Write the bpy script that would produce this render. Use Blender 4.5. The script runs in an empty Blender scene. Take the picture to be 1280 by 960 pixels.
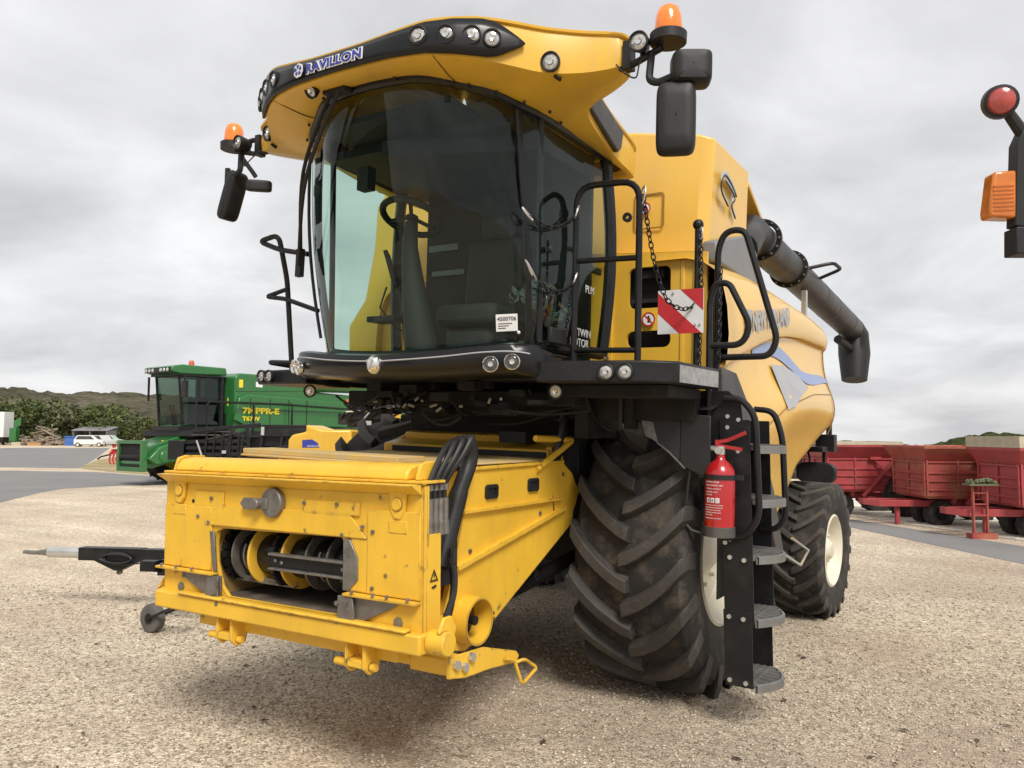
import bpy, bmesh, math, random
import numpy as np
from mathutils import Vector, Matrix
random.seed(7); rng = np.random.default_rng(7)
scene = bpy.context.scene
col = bpy.data.collections.new("yard"); scene.collection.children.link(col)
RAD = math.radians

# ------------------------------------------------------------------ camera
CAM = Vector((3.4586, -5.8108, 1.85))
PITCH, YAW, ROLL, FPX = RAD(3.6229), RAD(32.2671), RAD(0.1393), 989.35
cd = bpy.data.cameras.new("camera"); cam = bpy.data.objects.new("camera", cd); col.objects.link(cam)
cd.sensor_width = 36.0; cd.lens = FPX / 1280 * 36.0; cd.clip_start = 0.05; cd.clip_end = 6000
fw = Vector((-math.sin(YAW) * math.cos(PITCH), math.cos(YAW) * math.cos(PITCH), math.sin(PITCH)))
rt = Vector((math.cos(YAW), math.sin(YAW), 0)); up = rt.cross(fw)
r2 = rt * math.cos(ROLL) + up * math.sin(ROLL); u2 = up * math.cos(ROLL) - rt * math.sin(ROLL)
mw = Matrix((r2, u2, -fw)).transposed().to_4x4(); mw.translation = CAM
cam.matrix_world = mw; scene.camera = cam

# ------------------------------------------------------------------ world, sun, exposure
SUN_EL, SUN_AZ = RAD(46), RAD(-42)          # azimuth measured from +X towards +Y
w = bpy.data.worlds.new("World"); scene.world = w; w.use_nodes = True
nt = w.node_tree; nt.nodes.clear()
def wn(t, **k):
    n = nt.nodes.new(t)
    for a, b in k.items(): setattr(n, a, b)
    return n
L = nt.links.new
out = wn('ShaderNodeOutputWorld'); bg = wn('ShaderNodeBackground'); bg.inputs[1].default_value = 0.1
sky = wn('ShaderNodeTexSky', sky_type='NISHITA', sun_disc=False)
sky.sun_elevation = SUN_EL; sky.sun_rotation = math.pi / 2 - SUN_AZ
tc = wn('ShaderNodeTexCoord'); sep = wn('ShaderNodeSeparateXYZ'); L(tc.outputs['Generated'], sep.inputs[0])
mx = wn('ShaderNodeMath', operation='MAXIMUM'); L(sep.outputs[2], mx.inputs[0]); mx.inputs[1].default_value = 0.0
ad = wn('ShaderNodeMath', operation='ADD'); L(mx.outputs[0], ad.inputs[0]); ad.inputs[1].default_value = 0.24
dx = wn('ShaderNodeMath', operation='DIVIDE'); L(sep.outputs[0], dx.inputs[0]); L(ad.outputs[0], dx.inputs[1])
dy = wn('ShaderNodeMath', operation='DIVIDE'); L(sep.outputs[1], dy.inputs[0]); L(ad.outputs[0], dy.inputs[1])
cmb = wn('ShaderNodeCombineXYZ'); L(dx.outputs[0], cmb.inputs[0]); L(dy.outputs[0], cmb.inputs[1])
n1 = wn('ShaderNodeTexNoise'); n1.inputs['Scale'].default_value = 1.35; n1.inputs['Detail'].default_value = 7; n1.inputs['Roughness'].default_value = 0.55; n1.inputs['Distortion'].default_value = 0.35
L(cmb.outputs[0], n1.inputs['Vector'])
rp = wn('ShaderNodeValToRGB')
rp.color_ramp.elements[0].position = 0.30; rp.color_ramp.elements[0].color = (0.525, 0.525, 0.54, 1)
rp.color_ramp.elements[1].position = 0.68; rp.color_ramp.elements[1].color = (0.86, 0.86, 0.865, 1)
e = rp.color_ramp.elements.new(0.5); e.color = (0.685, 0.685, 0.695, 1)
L(n1.outputs['Fac'], rp.inputs[0])
sc_ = wn('ShaderNodeVectorMath', operation='SCALE'); sc_.inputs['Scale'].default_value = 10.0; L(rp.outputs[0], sc_.inputs[0])
mixs = wn('ShaderNodeMixRGB'); mixs.inputs[0].default_value = 0.96
L(sky.outputs[0], mixs.inputs[1]); L(sc_.outputs[0], mixs.inputs[2]); L(mixs.outputs[0], bg.inputs[0]); L(bg.outputs[0], out.inputs[0])

sd = bpy.data.lights.new("sun", 'SUN'); sd.energy = 3.0; sd.angle = RAD(20); sd.color = (1.0, 0.95, 0.88)
so = bpy.data.objects.new("sun", sd); col.objects.link(so)
sdir = Vector((math.cos(SUN_EL) * math.cos(SUN_AZ), math.cos(SUN_EL) * math.sin(SUN_AZ), math.sin(SUN_EL)))
so.rotation_euler = sdir.to_track_quat('Z', 'Y').to_euler(); so.location = (10, -10, 30)
vs = scene.view_settings
vs.view_transform = 'Standard'; vs.look = 'None'; vs.exposure = 0.2; vs.gamma = 1; vs.use_curve_mapping = False
scene.cycles.max_bounces = 8; scene.cycles.transparent_max_bounces = 12

# ------------------------------------------------------------------ materials
MATS = {}
def mat(name, c, rough=0.5, metal=0.0, var=0.10, vscale=6.0, bump=0.0, bscale=40.0, coat=0.0, dirt=None, dirt_amt=0.3, dscale=3.0,
        dlo=0.5, dhi=0.7, streak=None, streak_amt=0.3, edge=None, emit=None, alpha=None, trans=0.0, spec=None):
    m = bpy.data.materials.new(name); m.use_nodes = True; t = m.node_tree; b = t.nodes['Principled BSDF']; lk = t.links.new
    N = t.nodes.new
    co = N('ShaderNodeTexCoord')
    ns = N('ShaderNodeTexNoise'); ns.inputs['Scale'].default_value = vscale; ns.inputs['Detail'].default_value = 6
    lk(co.outputs['Object'], ns.inputs['Vector'])
    mr = N('ShaderNodeMapRange'); mr.inputs['From Min'].default_value = 0.3; mr.inputs['From Max'].default_value = 0.7
    mr.inputs['To Min'].default_value = 1 - var; mr.inputs['To Max'].default_value = 1 + var; lk(ns.outputs['Fac'], mr.inputs['Value'])
    vm = N('ShaderNodeVectorMath'); vm.operation = 'SCALE'; vm.inputs[0].default_value = c; lk(mr.outputs[0], vm.inputs['Scale'])
    last = vm.outputs[0]
    if dirt:
        n2 = N('ShaderNodeTexNoise'); n2.inputs['Scale'].default_value = dscale; n2.inputs['Detail'].default_value = 9; n2.inputs['Roughness'].default_value = 0.65
        lk(co.outputs['Object'], n2.inputs['Vector'])
        m2 = N('ShaderNodeMapRange'); m2.inputs['From Min'].default_value = dlo; m2.inputs['From Max'].default_value = dhi
        m2.inputs['To Max'].default_value = dirt_amt; lk(n2.outputs['Fac'], m2.inputs['Value'])
        mi = N('ShaderNodeMixRGB'); lk(m2.outputs[0], mi.inputs[0]); lk(last, mi.inputs[1]); mi.inputs[2].default_value = (*dirt, 1); last = mi.outputs[0]
    if streak:
        mp = N('ShaderNodeMapping'); mp.inputs['Scale'].default_value = (9, 9, 0.9); lk(co.outputs['Object'], mp.inputs['Vector'])
        n3 = N('ShaderNodeTexNoise'); n3.inputs['Scale'].default_value = 1.6; n3.inputs['Detail'].default_value = 8; n3.inputs['Roughness'].default_value = 0.6; lk(mp.outputs[0], n3.inputs['Vector'])
        m5 = N('ShaderNodeMapRange'); m5.inputs['From Min'].default_value = 0.5; m5.inputs['From Max'].default_value = 0.8; m5.inputs['To Max'].default_value = streak_amt; lk(n3.outputs['Fac'], m5.inputs['Value'])
        mj = N('ShaderNodeMixRGB'); lk(m5.outputs[0], mj.inputs[0]); lk(last, mj.inputs[1]); mj.inputs[2].default_value = (*streak, 1); last = mj.outputs[0]
    if edge:
        bv = N('ShaderNodeBevel'); bv.samples = 4; bv.inputs['Radius'].default_value = 0.014; ge = N('ShaderNodeNewGeometry')
        dt = N('ShaderNodeVectorMath'); dt.operation = 'DOT_PRODUCT'; lk(bv.outputs[0], dt.inputs[0]); lk(ge.outputs['Normal'], dt.inputs[1])
        n6 = N('ShaderNodeTexNoise'); n6.inputs['Scale'].default_value = 16; n6.inputs['Detail'].default_value = 7; lk(co.outputs['Object'], n6.inputs['Vector'])
        m6 = N('ShaderNodeMath'); m6.operation = 'MULTIPLY_ADD'; lk(dt.outputs['Value'], m6.inputs[0]); m6.inputs[1].default_value = -1.6; lk(n6.outputs['Fac'], m6.inputs[2])
        m7 = N('ShaderNodeMapRange'); m7.inputs['From Min'].default_value = -0.93; m7.inputs['From Max'].default_value = -0.84; m7.inputs['To Max'].default_value = 0.85; lk(m6.outputs[0], m7.inputs['Value'])
        mk = N('ShaderNodeMixRGB'); lk(m7.outputs[0], mk.inputs[0]); lk(last, mk.inputs[1]); mk.inputs[2].default_value = (*edge, 1); last = mk.outputs[0]
    lk(last, b.inputs['Base Color'])
    b.inputs['Metallic'].default_value = metal
    m3 = N('ShaderNodeMapRange'); m3.inputs['To Min'].default_value = max(0, rough - 0.08); m3.inputs['To Max'].default_value = min(1, rough + 0.08)
    lk(ns.outputs['Fac'], m3.inputs['Value']); lk(m3.outputs[0], b.inputs['Roughness'])
    b.inputs['Coat Weight'].default_value = coat; b.inputs['Coat Roughness'].default_value = 0.12
    if spec is not None: b.inputs['Specular IOR Level'].default_value = spec
    if trans: b.inputs['Transmission Weight'].default_value = trans
    if emit: b.inputs['Emission Color'].default_value = (*emit[:3], 1); b.inputs['Emission Strength'].default_value = emit[3]
    if bump:
        n4 = N('ShaderNodeTexNoise'); n4.inputs['Scale'].default_value = bscale; n4.inputs['Detail'].default_value = 5
        lk(co.outputs['Object'], n4.inputs['Vector'])
        bp = N('ShaderNodeBump'); bp.inputs['Strength'].default_value = bump; bp.inputs['Distance'].default_value = 0.02
        lk(n4.outputs['Fac'], bp.inputs['Height']); lk(bp.outputs[0], b.inputs['Normal'])
    MATS[name] = m; return m
def glass_mat(name, tint, rf=1.45):
    m = bpy.data.materials.new(name); m.use_nodes = True; t = m.node_tree; t.nodes.clear(); N = t.nodes.new; lk = t.links.new
    o = N('ShaderNodeOutputMaterial'); tr = N('ShaderNodeBsdfTransparent'); tr.inputs[0].default_value = (*tint, 1)
    gl = N('ShaderNodeBsdfGlossy'); gl.inputs['Roughness'].default_value = 0.02; gl.inputs['Color'].default_value = (0.9, 0.95, 0.93, 1)
    lw = N('ShaderNodeLayerWeight'); lw.inputs[0].default_value = 0.5
    pw = N('ShaderNodeMath'); pw.operation = 'POWER'; lk(lw.outputs['Facing'], pw.inputs[0]); pw.inputs[1].default_value = 5.4
    fr = N('ShaderNodeMath'); fr.operation = 'MULTIPLY_ADD'; r0 = ((rf - 1) / (rf + 1)) ** 2; lk(pw.outputs[0], fr.inputs[0]); fr.inputs[1].default_value = 1 - r0; fr.inputs[2].default_value = r0
    mi = N('ShaderNodeMixShader'); lk(fr.outputs[0], mi.inputs[0]); lk(tr.outputs[0], mi.inputs[1]); lk(gl.outputs[0], mi.inputs[2]); lk(mi.outputs[0], o.inputs[0])
    return m
Y = mat('yellow_paint', (0.76, 0.445, 0.04), 0.40, streak=(0.45, 0.33, 0.14), streak_amt=.25, var=0.05, vscale=2.5, coat=0.25, dirt=(0.42, 0.26, 0.07), dirt_amt=0.35, dscale=2.2)
YF = mat('worn_yellow_paint', (0.78, 0.465, 0.038), 0.46, streak=(0.42, 0.28, 0.09), streak_amt=.25, edge=(0.11, 0.075, 0.045), var=0.09, vscale=3, dirt=(0.20, 0.13, 0.06), dirt_amt=0.55, dscale=7, dlo=0.69, dhi=0.80, bump=0.05, bscale=18)
YDUST = mat('dusty_yellow_top', (0.56, 0.37, 0.10), 0.8, var=0.15, vscale=5, dirt=(0.45, 0.36, 0.22), dirt_amt=0.8, dscale=4, dlo=0.4, dhi=0.6)
YB = mat('yellow_body_panel', (0.80, 0.49, 0.085), 0.34, streak=(0.55, 0.40, 0.18), streak_amt=.3, var=0.04, vscale=1.5, coat=0.5, dirt=(0.52, 0.36, 0.15), dirt_amt=0.3, dscale=1.5)
BLK = mat('black_steel', (0.010, 0.010, 0.011), 0.42, var=0.25, spec=0.35, dirt=(0.08, 0.07, 0.06), dirt_amt=0.2, dscale=5, dlo=0.5, dhi=0.75)
BLKG = mat('gloss_black_plastic', (0.008, 0.008, 0.009), 0.32, var=0.2, coat=0.1, spec=0.35)
BLKM = mat('matt_black_plastic', (0.016, 0.016, 0.017), 0.5, spec=0.4, var=0.2, bump=0.05, bscale=200)
UNDER = mat('grimy_shaded_chassis', (0.008, 0.0075, 0.007), 0.8, var=0.5, vscale=9, dirt=(0.045, 0.036, 0.024), dirt_amt=0.35, dscale=6)  # base colour lowered to paint in the deep shade under the cab; dirt on top
GREYD = mat('dark_grey_panel', (0.055, 0.053, 0.052), 0.5, var=0.2, dirt=(0.16, 0.14, 0.12), dirt_amt=0.4)
AUG = mat('auger_tube_grey', (0.022, 0.021, 0.020), 0.42, var=0.15, vscale=3, dirt=(0.11, 0.10, 0.085), dirt_amt=0.4, dscale=4)
TYRE = mat('tyre_rubber', (0.019, 0.017, 0.015), 0.8, var=0.3, vscale=4, dirt=(0.16, 0.13, 0.095), dirt_amt=0.55, dscale=6, dlo=0.50, dhi=0.74, bump=0.25, bscale=60)
TREAD = mat('worn_tread_rubber', (0.046, 0.042, 0.037), 0.66, var=0.25, vscale=5, dirt=(0.13, 0.11, 0.085), dirt_amt=0.5, dscale=12, dlo=0.52, dhi=0.74, bump=0.3, bscale=90)
RIM = mat('cream_rim', (0.66, 0.62, 0.50), 0.5, var=0.06, dirt=(0.33, 0.28, 0.2), dirt_amt=0.4, dscale=6)
STEEL = mat('worn_steel', (0.22, 0.205, 0.185), 0.45, metal=0.55, var=0.2, vscale=12, dirt=(0.09, 0.065, 0.045), dirt_amt=0.6, dscale=14, bump=0.08)
DUSTST = mat('dusty_steel_floor', (0.15, 0.12, 0.095), 0.65, metal=0.2, var=0.3, vscale=9, dirt=(0.06, 0.042, 0.03), dirt_amt=0.7, dscale=4)
ZINC = mat('bright_zinc', (0.62, 0.62, 0.60), 0.35, metal=0.8, var=0.1)
CHROME = mat('lamp_chrome', (0.80, 0.80, 0.78), 0.15, metal=0.95, var=0.15, vscale=30)
LENS = mat('lamp_lens', (0.55, 0.55, 0.53), 0.12, var=0.35, vscale=60, metal=0.5, coat=1.0)
ALU = mat('grey_step_tread', (0.19, 0.187, 0.18), 0.5, metal=0.3, var=0.2)
ORANGE = mat('orange_beacon_lens', (0.85, 0.20, 0.015), 0.2, var=0.15, vscale=25, coat=0.8, emit=(0.9, 0.2, 0.01, 0.12))
AMBER = mat('amber_indicator_lens', (0.62, 0.17, 0.012), 0.25, var=0.25, vscale=18, coat=0.8)
REDL = mat('red_lamp_lens', (0.42, 0.06, 0.05), 0.2, var=0.2, vscale=30, coat=1.0)
RED = mat('red_extinguisher_paint', (0.40, 0.010, 0.014), 0.28, var=0.05, coat=0.6)
REDS = mat('red_stripe', (0.48, 0.02, 0.025), 0.4, var=0.08)
WHITE = mat('white_sticker', (0.74, 0.74, 0.73), 0.5, var=0.04)
WHITED = mat('white_reflective_board', (0.66, 0.66, 0.66), 0.5, var=0.08, dirt=(0.4, 0.38, 0.34), dirt_amt=0.3)
BLUE = mat('blue_lettering', (0.035, 0.05, 0.32), 0.4, var=0.05)
BLUES = mat('blue_swoosh', (0.20, 0.27, 0.50), 0.35, var=0.05, coat=0.4)
DECG = mat('grey_decal', (0.37, 0.38, 0.395), 0.4, var=0.06)
BLACKT = mat('black_lettering', (0.012, 0.012, 0.012), 0.5)
INT = mat('cab_interior', (0.012, 0.013, 0.013), 0.6, var=0.25)
INTG = mat('cab_interior_grey', (0.055, 0.057, 0.056), 0.6, var=0.15)
SCREEN = mat('monitor_screen', (0.02, 0.02, 0.022), 0.2)
RUB = mat('black_rubber_hose', (0.014, 0.014, 0.014), 0.5, var=0.2)
GLASS = glass_mat('tinted_windshield', (0.74, 0.88, 0.81), 1.42)
GLASSD = glass_mat('tinted_door_glass', (0.62, 0.74, 0.68), 1.55)
BAG = glass_mat('clear_plastic_bag', (0.80, 0.82, 0.80), 2.2)
GREEN = mat('green_paint', (0.022, 0.145, 0.032), 0.35, var=0.06, coat=0.5, dirt=(0.08, 0.12, 0.06), dirt_amt=0.3)
GRL = mat('yellow_lettering', (0.80, 0.65, 0.03), 0.4)
TRED = mat('faded_red_trailer_paint', (0.35, 0.046, 0.050), 0.6, var=0.15, vscale=3, streak=(.16, .05, .045), streak_amt=.5, dirt=(0.22, 0.10, 0.08), dirt_amt=0.5, dscale=2.5)
TREDR = mat('rusty_red_trailer_paint', (0.33, 0.058, 0.048), 0.7, var=0.2, vscale=3, dirt=(0.33, 0.16, 0.075), dirt_amt=0.75, dscale=2.6, dlo=0.47, dhi=0.66, streak=(.16, .05, .03), streak_amt=.5)
TAN = mat('weathered_board', (0.46, 0.41, 0.30), 0.8, var=0.12, vscale=7)
WOOD = mat('weathered_timber', (0.27, 0.22, 0.16), 0.85, var=0.4, vscale=3)
WPAINT = mat('white_vehicle_paint', (0.72, 0.73, 0.72), 0.4, var=0.05)
CLOTHB = mat('blue_tarp', (0.05, 0.14, 0.42), 0.6)
SHED = mat('grey_corrugated_shed', (0.13, 0.13, 0.135), 0.6, var=0.25)
DRED = mat('red_implement_paint', (0.50, 0.03, 0.03), 0.5)
def leafmat(name, a, b):
    m = bpy.data.materials.new(name); m.use_nodes = True; t = m.node_tree; bs = t.nodes['Principled BSDF']; N = t.nodes.new
    g = N('ShaderNodeNewGeometry'); r = N('ShaderNodeValToRGB'); r.color_ramp.elements[0].color = (*a, 1); r.color_ramp.elements[1].color = (*b, 1)
    t.links.new(g.outputs['Random Per Island'], r.inputs[0]); t.links.new(r.outputs[0], bs.inputs['Base Color']); bs.inputs['Roughness'].default_value = 0.7
    return m
LEAFA = leafmat('dark_green_leaves', (0.035, 0.052, 0.012), (0.115, 0.140, 0.032))
LEAFB = leafmat('olive_leaves', (0.050, 0.062, 0.022), (0.14, 0.15, 0.065))
LEAFC = leafmat('brown_green_leaves', (0.065, 0.060, 0.028), (0.16, 0.135, 0.07))
BARK = mat('bark', (0.09, 0.07, 0.05), 0.9, var=0.3)

# ------------------------------------------------------------------ mesh helpers
def V(*a): return Vector(a)
def basis(d, upv=None):
    d = Vector(d).normalized()
    u = Vector(upv) if upv is not None else (V(0, 0, 1) if abs(d.z) < 0.9 else V(1, 0, 0))
    x = u.cross(d).normalized(); y = d.cross(x).normalized()
    return x, y, d
def fillet(pts, r, seg=5, closed=False):
    P = [Vector(p) for p in pts]; n = len(P); o = []
    for i in range(n):
        if not closed and i in (0, n - 1): o.append(P[i]); continue
        a, b, c = P[i - 1], P[i], P[(i + 1) % n]
        d1, d2 = (a - b), (c - b); l1, l2 = d1.length, d2.length
        if l1 < 1e-6 or l2 < 1e-6: continue
        k = min(r, l1 * 0.48, l2 * 0.48); p, q = b + d1 / l1 * k, b + d2 / l2 * k
        for s in range(seg + 1):
            t = s / seg; o.append(p * (1 - t) ** 2 + b * 2 * t * (1 - t) + q * t * t)
    return o
def catmull(pts, n=6, closed=False):
    P = [Vector(p) for p in pts]; o = []; m = len(P)
    rngi = range(m if closed else m - 1)
    for i in rngi:
        if closed: a, b, c, d = P[i - 1], P[i], P[(i + 1) % m], P[(i + 2) % m]
        else: a, b, c, d = P[max(i - 1, 0)], P[i], P[i + 1], P[min(i + 2, m - 1)]
        for s in range(n):
            t = s / n
            o.append(0.5 * ((2 * b) + (c - a) * t + (2 * a - 5 * b + 4 * c - d) * t * t + (3 * b - a - 3 * c + d) * t ** 3))
    if not closed: o.append(P[-1])
    return o
class MB:
    def __init__(s): s.v = []; s.f = []
    def add(s, vs, fs):
        o = len(s.v); s.v += [tuple(x) for x in vs]; s.f += [tuple(i + o for i in f) for f in fs]; return s
    def box(s, c, d, rot=None):
        c = Vector(c); h = Vector(d) / 2; R = rot if rot is not None else Matrix.Identity(3)
        vs = [c + R @ V(a * h.x, b * h.y, e * h.z) for a in (-1, 1) for b in (-1, 1) for e in (-1, 1)]
        return s.add(vs, [(0, 1, 3, 2), (4, 6, 7, 5), (0, 4, 5, 1), (2, 3, 7, 6), (0, 2, 6, 4), (1, 5, 7, 3)])
    def bb(s, x0, x1, y0, y1, z0, z1): return s.box(((x0 + x1) / 2, (y0 + y1) / 2, (z0 + z1) / 2), (abs(x1 - x0), abs(y1 - y0), abs(z1 - z0)))
    def bar(s, a, b, wd, ht, upv=None):
        a, b = Vector(a), Vector(b); x, y, d = basis(b - a, upv); R = Matrix((x, y, d)).transposed()
        return s.box((a + b) / 2, (wd, ht, (b - a).length), R)
    def tube(s, pts, r, n=10, fl=0, closed=False, cap=True):
        P = fillet(pts, fl, 5, closed) if fl else [Vector(p) for p in pts]
        m = len(P); rr = r if isinstance(r, (list, tuple)) else [r] * m
        T = []
        for i in range(m):
            a = P[i - 1] if (i > 0 or closed) else P[i]; b = P[(i + 1) % m] if (i < m - 1 or closed) else P[i]
            d = (b - a); T.append(d.normalized() if d.length > 1e-9 else V(0, 0, 1))
        x, y, _ = basis(T[0]); vs = []
        for i in range(m):
            x = (x - T[i] * x.dot(T[i])).normalized(); y = T[i].cross(x)
            for k in range(n):
                a = 2 * math.pi * k / n; vs.append(P[i] + (x * math.cos(a) + y * math.sin(a)) * rr[i])
        fs = []
        for i in range(m if closed else m - 1):
            j = (i + 1) % m
            for k in range(n): fs.append((i * n + k, i * n + (k + 1) % n, j * n + (k + 1) % n, j * n + k))
        if cap and not closed: fs += [tuple(range(n))[::-1], tuple((m - 1) * n + k for k in range(n))]
        return s.add(vs, fs)
    def lathe(s, prof, o, d, n=32, upv=None, closed=False):      # prof: (axial, radius)
        x, y, d = basis(d, upv); o = Vector(o); vs = []; m = len(prof)
        for a, r in prof:
            for k in range(n):
                t = 2 * math.pi * k / n; vs.append(o + d * a + (x * math.cos(t) + y * math.sin(t)) * max(r, 1e-4))
        fs = [(i * n + k, i * n + (k + 1) % n, ((i + 1) % m) * n + (k + 1) % n, ((i + 1) % m) * n + k) for i in range(m if closed else m - 1) for k in range(n)]
        return s.add(vs, fs)
    def cyl(s, a, b, r, n=16):
        a, b = Vector(a), Vector(b); return s.tube([a, b], r, n)
    def sph(s, c, r, n=12, sx=1, sy=1, sz=1):
        vs = []; c = Vector(c)
        for i in range(n // 2 + 1):
            p = math.pi * i / (n // 2)
            for k in range(n):
                t = 2 * math.pi * k / n; vs.append(c + V(sx * r * max(math.sin(p), 1e-4) * math.cos(t), sy * r * max(math.sin(p), 1e-4) * math.sin(t), sz * r * math.cos(p)))
        return s.add(vs, [(i * n + k, (i + 1) * n + k, (i + 1) * n + (k + 1) % n, i * n + (k + 1) % n) for i in range(n // 2) for k in range(n)])
    def prism(s, pts, d):                                         # polygon (3d points) swept by vector d
        n = len(pts); d = Vector(d); a = [Vector(p) for p in pts]
        return s.add(a + [p + d for p in a], [tuple(range(n))[::-1], tuple(range(n, 2 * n))] + [(i, (i + 1) % n, n + (i + 1) % n, n + i) for i in range(n)])
    def grid(s, rows, closed=False):
        m = len(rows[0]); vs = [p for r in rows for p in r]; fs = []
        for i in range(len(rows) - 1):
            for k in range(m if closed else m - 1):
                fs.append((i * m + k, i * m + (k + 1) % m, (i + 1) * m + (k + 1) % m, (i + 1) * m + k))
        return s.add(vs, fs)
    def plate(s, outer, holes, d):                                # flat plate with holes, swept by d
        bm = bmesh.new(); d = Vector(d); edges = []
        for lp in [outer] + holes:
            vv = [bm.verts.new(p) for p in lp]
            edges += [bm.edges.new((vv[i], vv[(i + 1) % len(vv)])) for i in range(len(vv))]
        bmesh.ops.triangle_fill(bm, use_beauty=True, use_dissolve=False, edges=edges)
        bm.verts.index_update(); vs = [v.co.copy() for v in bm.verts]; fs = [tuple(v.index for v in f.verts) for f in bm.faces]
        n = len(vs); s.add(vs + [v + d for v in vs], fs + [tuple(i + n for i in f)[::-1] for f in fs]); bm.free()
        o = 0
        for lp in [outer] + holes:
            k = len(lp); s.add([Vector(p) for p in lp] + [Vector(p) + d for p in lp], [(i, (i + 1) % k, k + (i + 1) % k, k + i) for i in range(k)])
        return s
    def link(s, c, d, n, R=0.017, r=0.0042):                      # one chain link
        x, y, d = basis(d, n); c = Vector(c); pts = []
        for k in range(12):
            t = 2 * math.pi * k / 12; pts.append(c + d * (R * 1.45 * math.cos(t)) + x * (R * 0.8 * math.sin(t)))
        return s.tube(pts, r, 6, closed=True)
    def chain(s, pts, pitch=0.037):
        P = [Vector(p) for p in pts]; L = [0]
        for i in range(1, len(P)): L.append(L[-1] + (P[i] - P[i - 1]).length)
        n = int(L[-1] / pitch); 
        for k in range(n + 1):
            t = min(k * pitch, L[-1] - 1e-6); i = max(j for j in range(len(L)) if L[j] <= t); i = min(i, len(P) - 2)
            u = (t - L[i]) / max(L[i + 1] - L[i], 1e-6); d = P[i + 1] - P[i]
            nv = V(0.6, 0.8, 0.05) if k % 2 else V(-0.75, 0.55, 0.6)
            s.link(P[i].lerp(P[i + 1], u), d, nv)
        return s
    def pieces(s):                                                # groups of faces that hang together or touch
        n = len(s.v); par = list(range(n))
        def find(i):
            while par[i] != i: par[i] = par[par[i]]; i = par[i]
            return i
        for f in s.f:
            a = find(f[0])
            for i in f[1:]: par[find(i)] = a
        comp = {}
        for i in range(n): comp.setdefault(find(i), []).append(i)
        cs = list(comp.values())
        if len(cs) < 2 or len(cs) > 400: return None
        co = np.array(s.v); bb = [(co[c].min(0) - .004, co[c].max(0) + .004) for c in cs]; gp = list(range(len(cs)))
        def gf(i):
            while gp[i] != i: gp[i] = gp[gp[i]]; i = gp[i]
            return i
        for i in range(len(cs)):
            for j in range(i):
                if (bb[i][0] < bb[j][1]).all() and (bb[j][0] < bb[i][1]).all(): gp[gf(i)] = gf(j)
        out = {}
        for i, c in enumerate(cs): out.setdefault(gf(i), []).extend(c)
        if len(out) < 2: return None
        res = []
        for c in sorted(out.values(), key=len, reverse=True):
            st = set(c); mp = {v: k for k, v in enumerate(c)}; q = MB(); q.v = [s.v[i] for i in c]; q.f = [tuple(mp[i] for i in f) for f in s.f if f[0] in st]; res.append(q)
        return res
    def build(s, name, m, parent=None, smooth=35, bevel=0, solid=0, subsurf=0, label=None, whole=False):
        if parent and not whole:
            ps = s.pieces()
            if ps:
                obs = [p.build(name, m, parent, smooth, bevel, solid, subsurf, label, True) for p in ps]; return obs[0]
        me = bpy.data.meshes.new(name); me.from_pydata(s.v, [], s.f); me.validate()
        bm = bmesh.new(); bm.from_mesh(me); bmesh.ops.recalc_face_normals(bm, faces=bm.faces); bm.to_mesh(me); bm.free()
        if smooth:
            me.polygons.foreach_set('use_smooth', [True] * len(me.polygons)); me.set_sharp_from_angle(angle=RAD(smooth))
        me.materials.append(m); o = bpy.data.objects.new(name, me); col.objects.link(o)
        if parent: o.parent = parent
        if solid: md = o.modifiers.new('s', 'SOLIDIFY'); md.thickness = solid; md.offset = 0
        if bevel: md = o.modifiers.new('b', 'BEVEL'); md.width = bevel; md.segments = 2; md.limit_method = 'ANGLE'; md.angle_limit = RAD(40)
        if subsurf: md = o.modifiers.new('u', 'SUBSURF'); md.levels = md.render_levels = subsurf
        if label: o['label'] = label
        return o
def sag(a, b, drop, n=14):
    a, b = Vector(a), Vector(b); return [a.lerp(b, i / n) - V(0, 0, drop * 4 * (i / n) * (1 - i / n)) for i in range(n + 1)]
def empty(name, loc=(0, 0, 0), rot=(0, 0, 0), label=None, cat=None, group=None):
    o = bpy.data.objects.new(name, None); col.objects.link(o); o.location = loc; o.rotation_euler = rot; o.empty_display_size = 0.2
    return tag(o, label, cat, group)
def tag(o, label=None, cat=None, group=None, kind=None):
    if label: o['label'] = label
    if cat: o['category'] = cat
    if group: o['group'] = group
    if kind: o['kind'] = kind
    return o
def copy_tree(o, parent=None):
    c = o.copy(); col.objects.link(c)
    if parent: c.parent = parent
    for ch in [q for q in bpy.data.objects if q.parent == o]: copy_tree(ch, c)
    return c
def text(name, body, m, parent, loc, xd, yd, size, extrude=0.0015, offset=0.0, align='LEFT', shear=0.0, wscale=1.0, bend=None):
    cu = bpy.data.curves.new(name, 'FONT'); cu.body = body; cu.size = size; cu.extrude = extrude; cu.offset = offset
    cu.align_x = align; cu.shear = shear; cu.resolution_u = 3; cu.fill_mode = 'BOTH'
    t = bpy.data.objects.new('tmp', cu); col.objects.link(t)
    dg = bpy.context.evaluated_depsgraph_get(); me = bpy.data.meshes.new_from_object(t.evaluated_get(dg))
    bpy.data.objects.remove(t); bpy.data.curves.remove(cu)
    xd = Vector(xd).normalized(); yd = Vector(yd); yd = (yd - xd * yd.dot(xd)).normalized(); zd = xd.cross(yd); loc = Vector(loc)
    for v in me.vertices:
        p = v.co; v.co = bend(p) if bend else loc + xd * p.x * wscale + yd * p.y + zd * p.z
    me.materials.clear(); me.materials.append(m); me.name = name
    o = bpy.data.objects.new(name, me); col.objects.link(o); o.parent = parent; return o
def bolts(mb, pts, d, r=0.011, h=0.009):
    for p in pts:
        p = Vector(p); mb.tube([p, p + Vector(d).normalized() * h], r, 7)
    return mb

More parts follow.
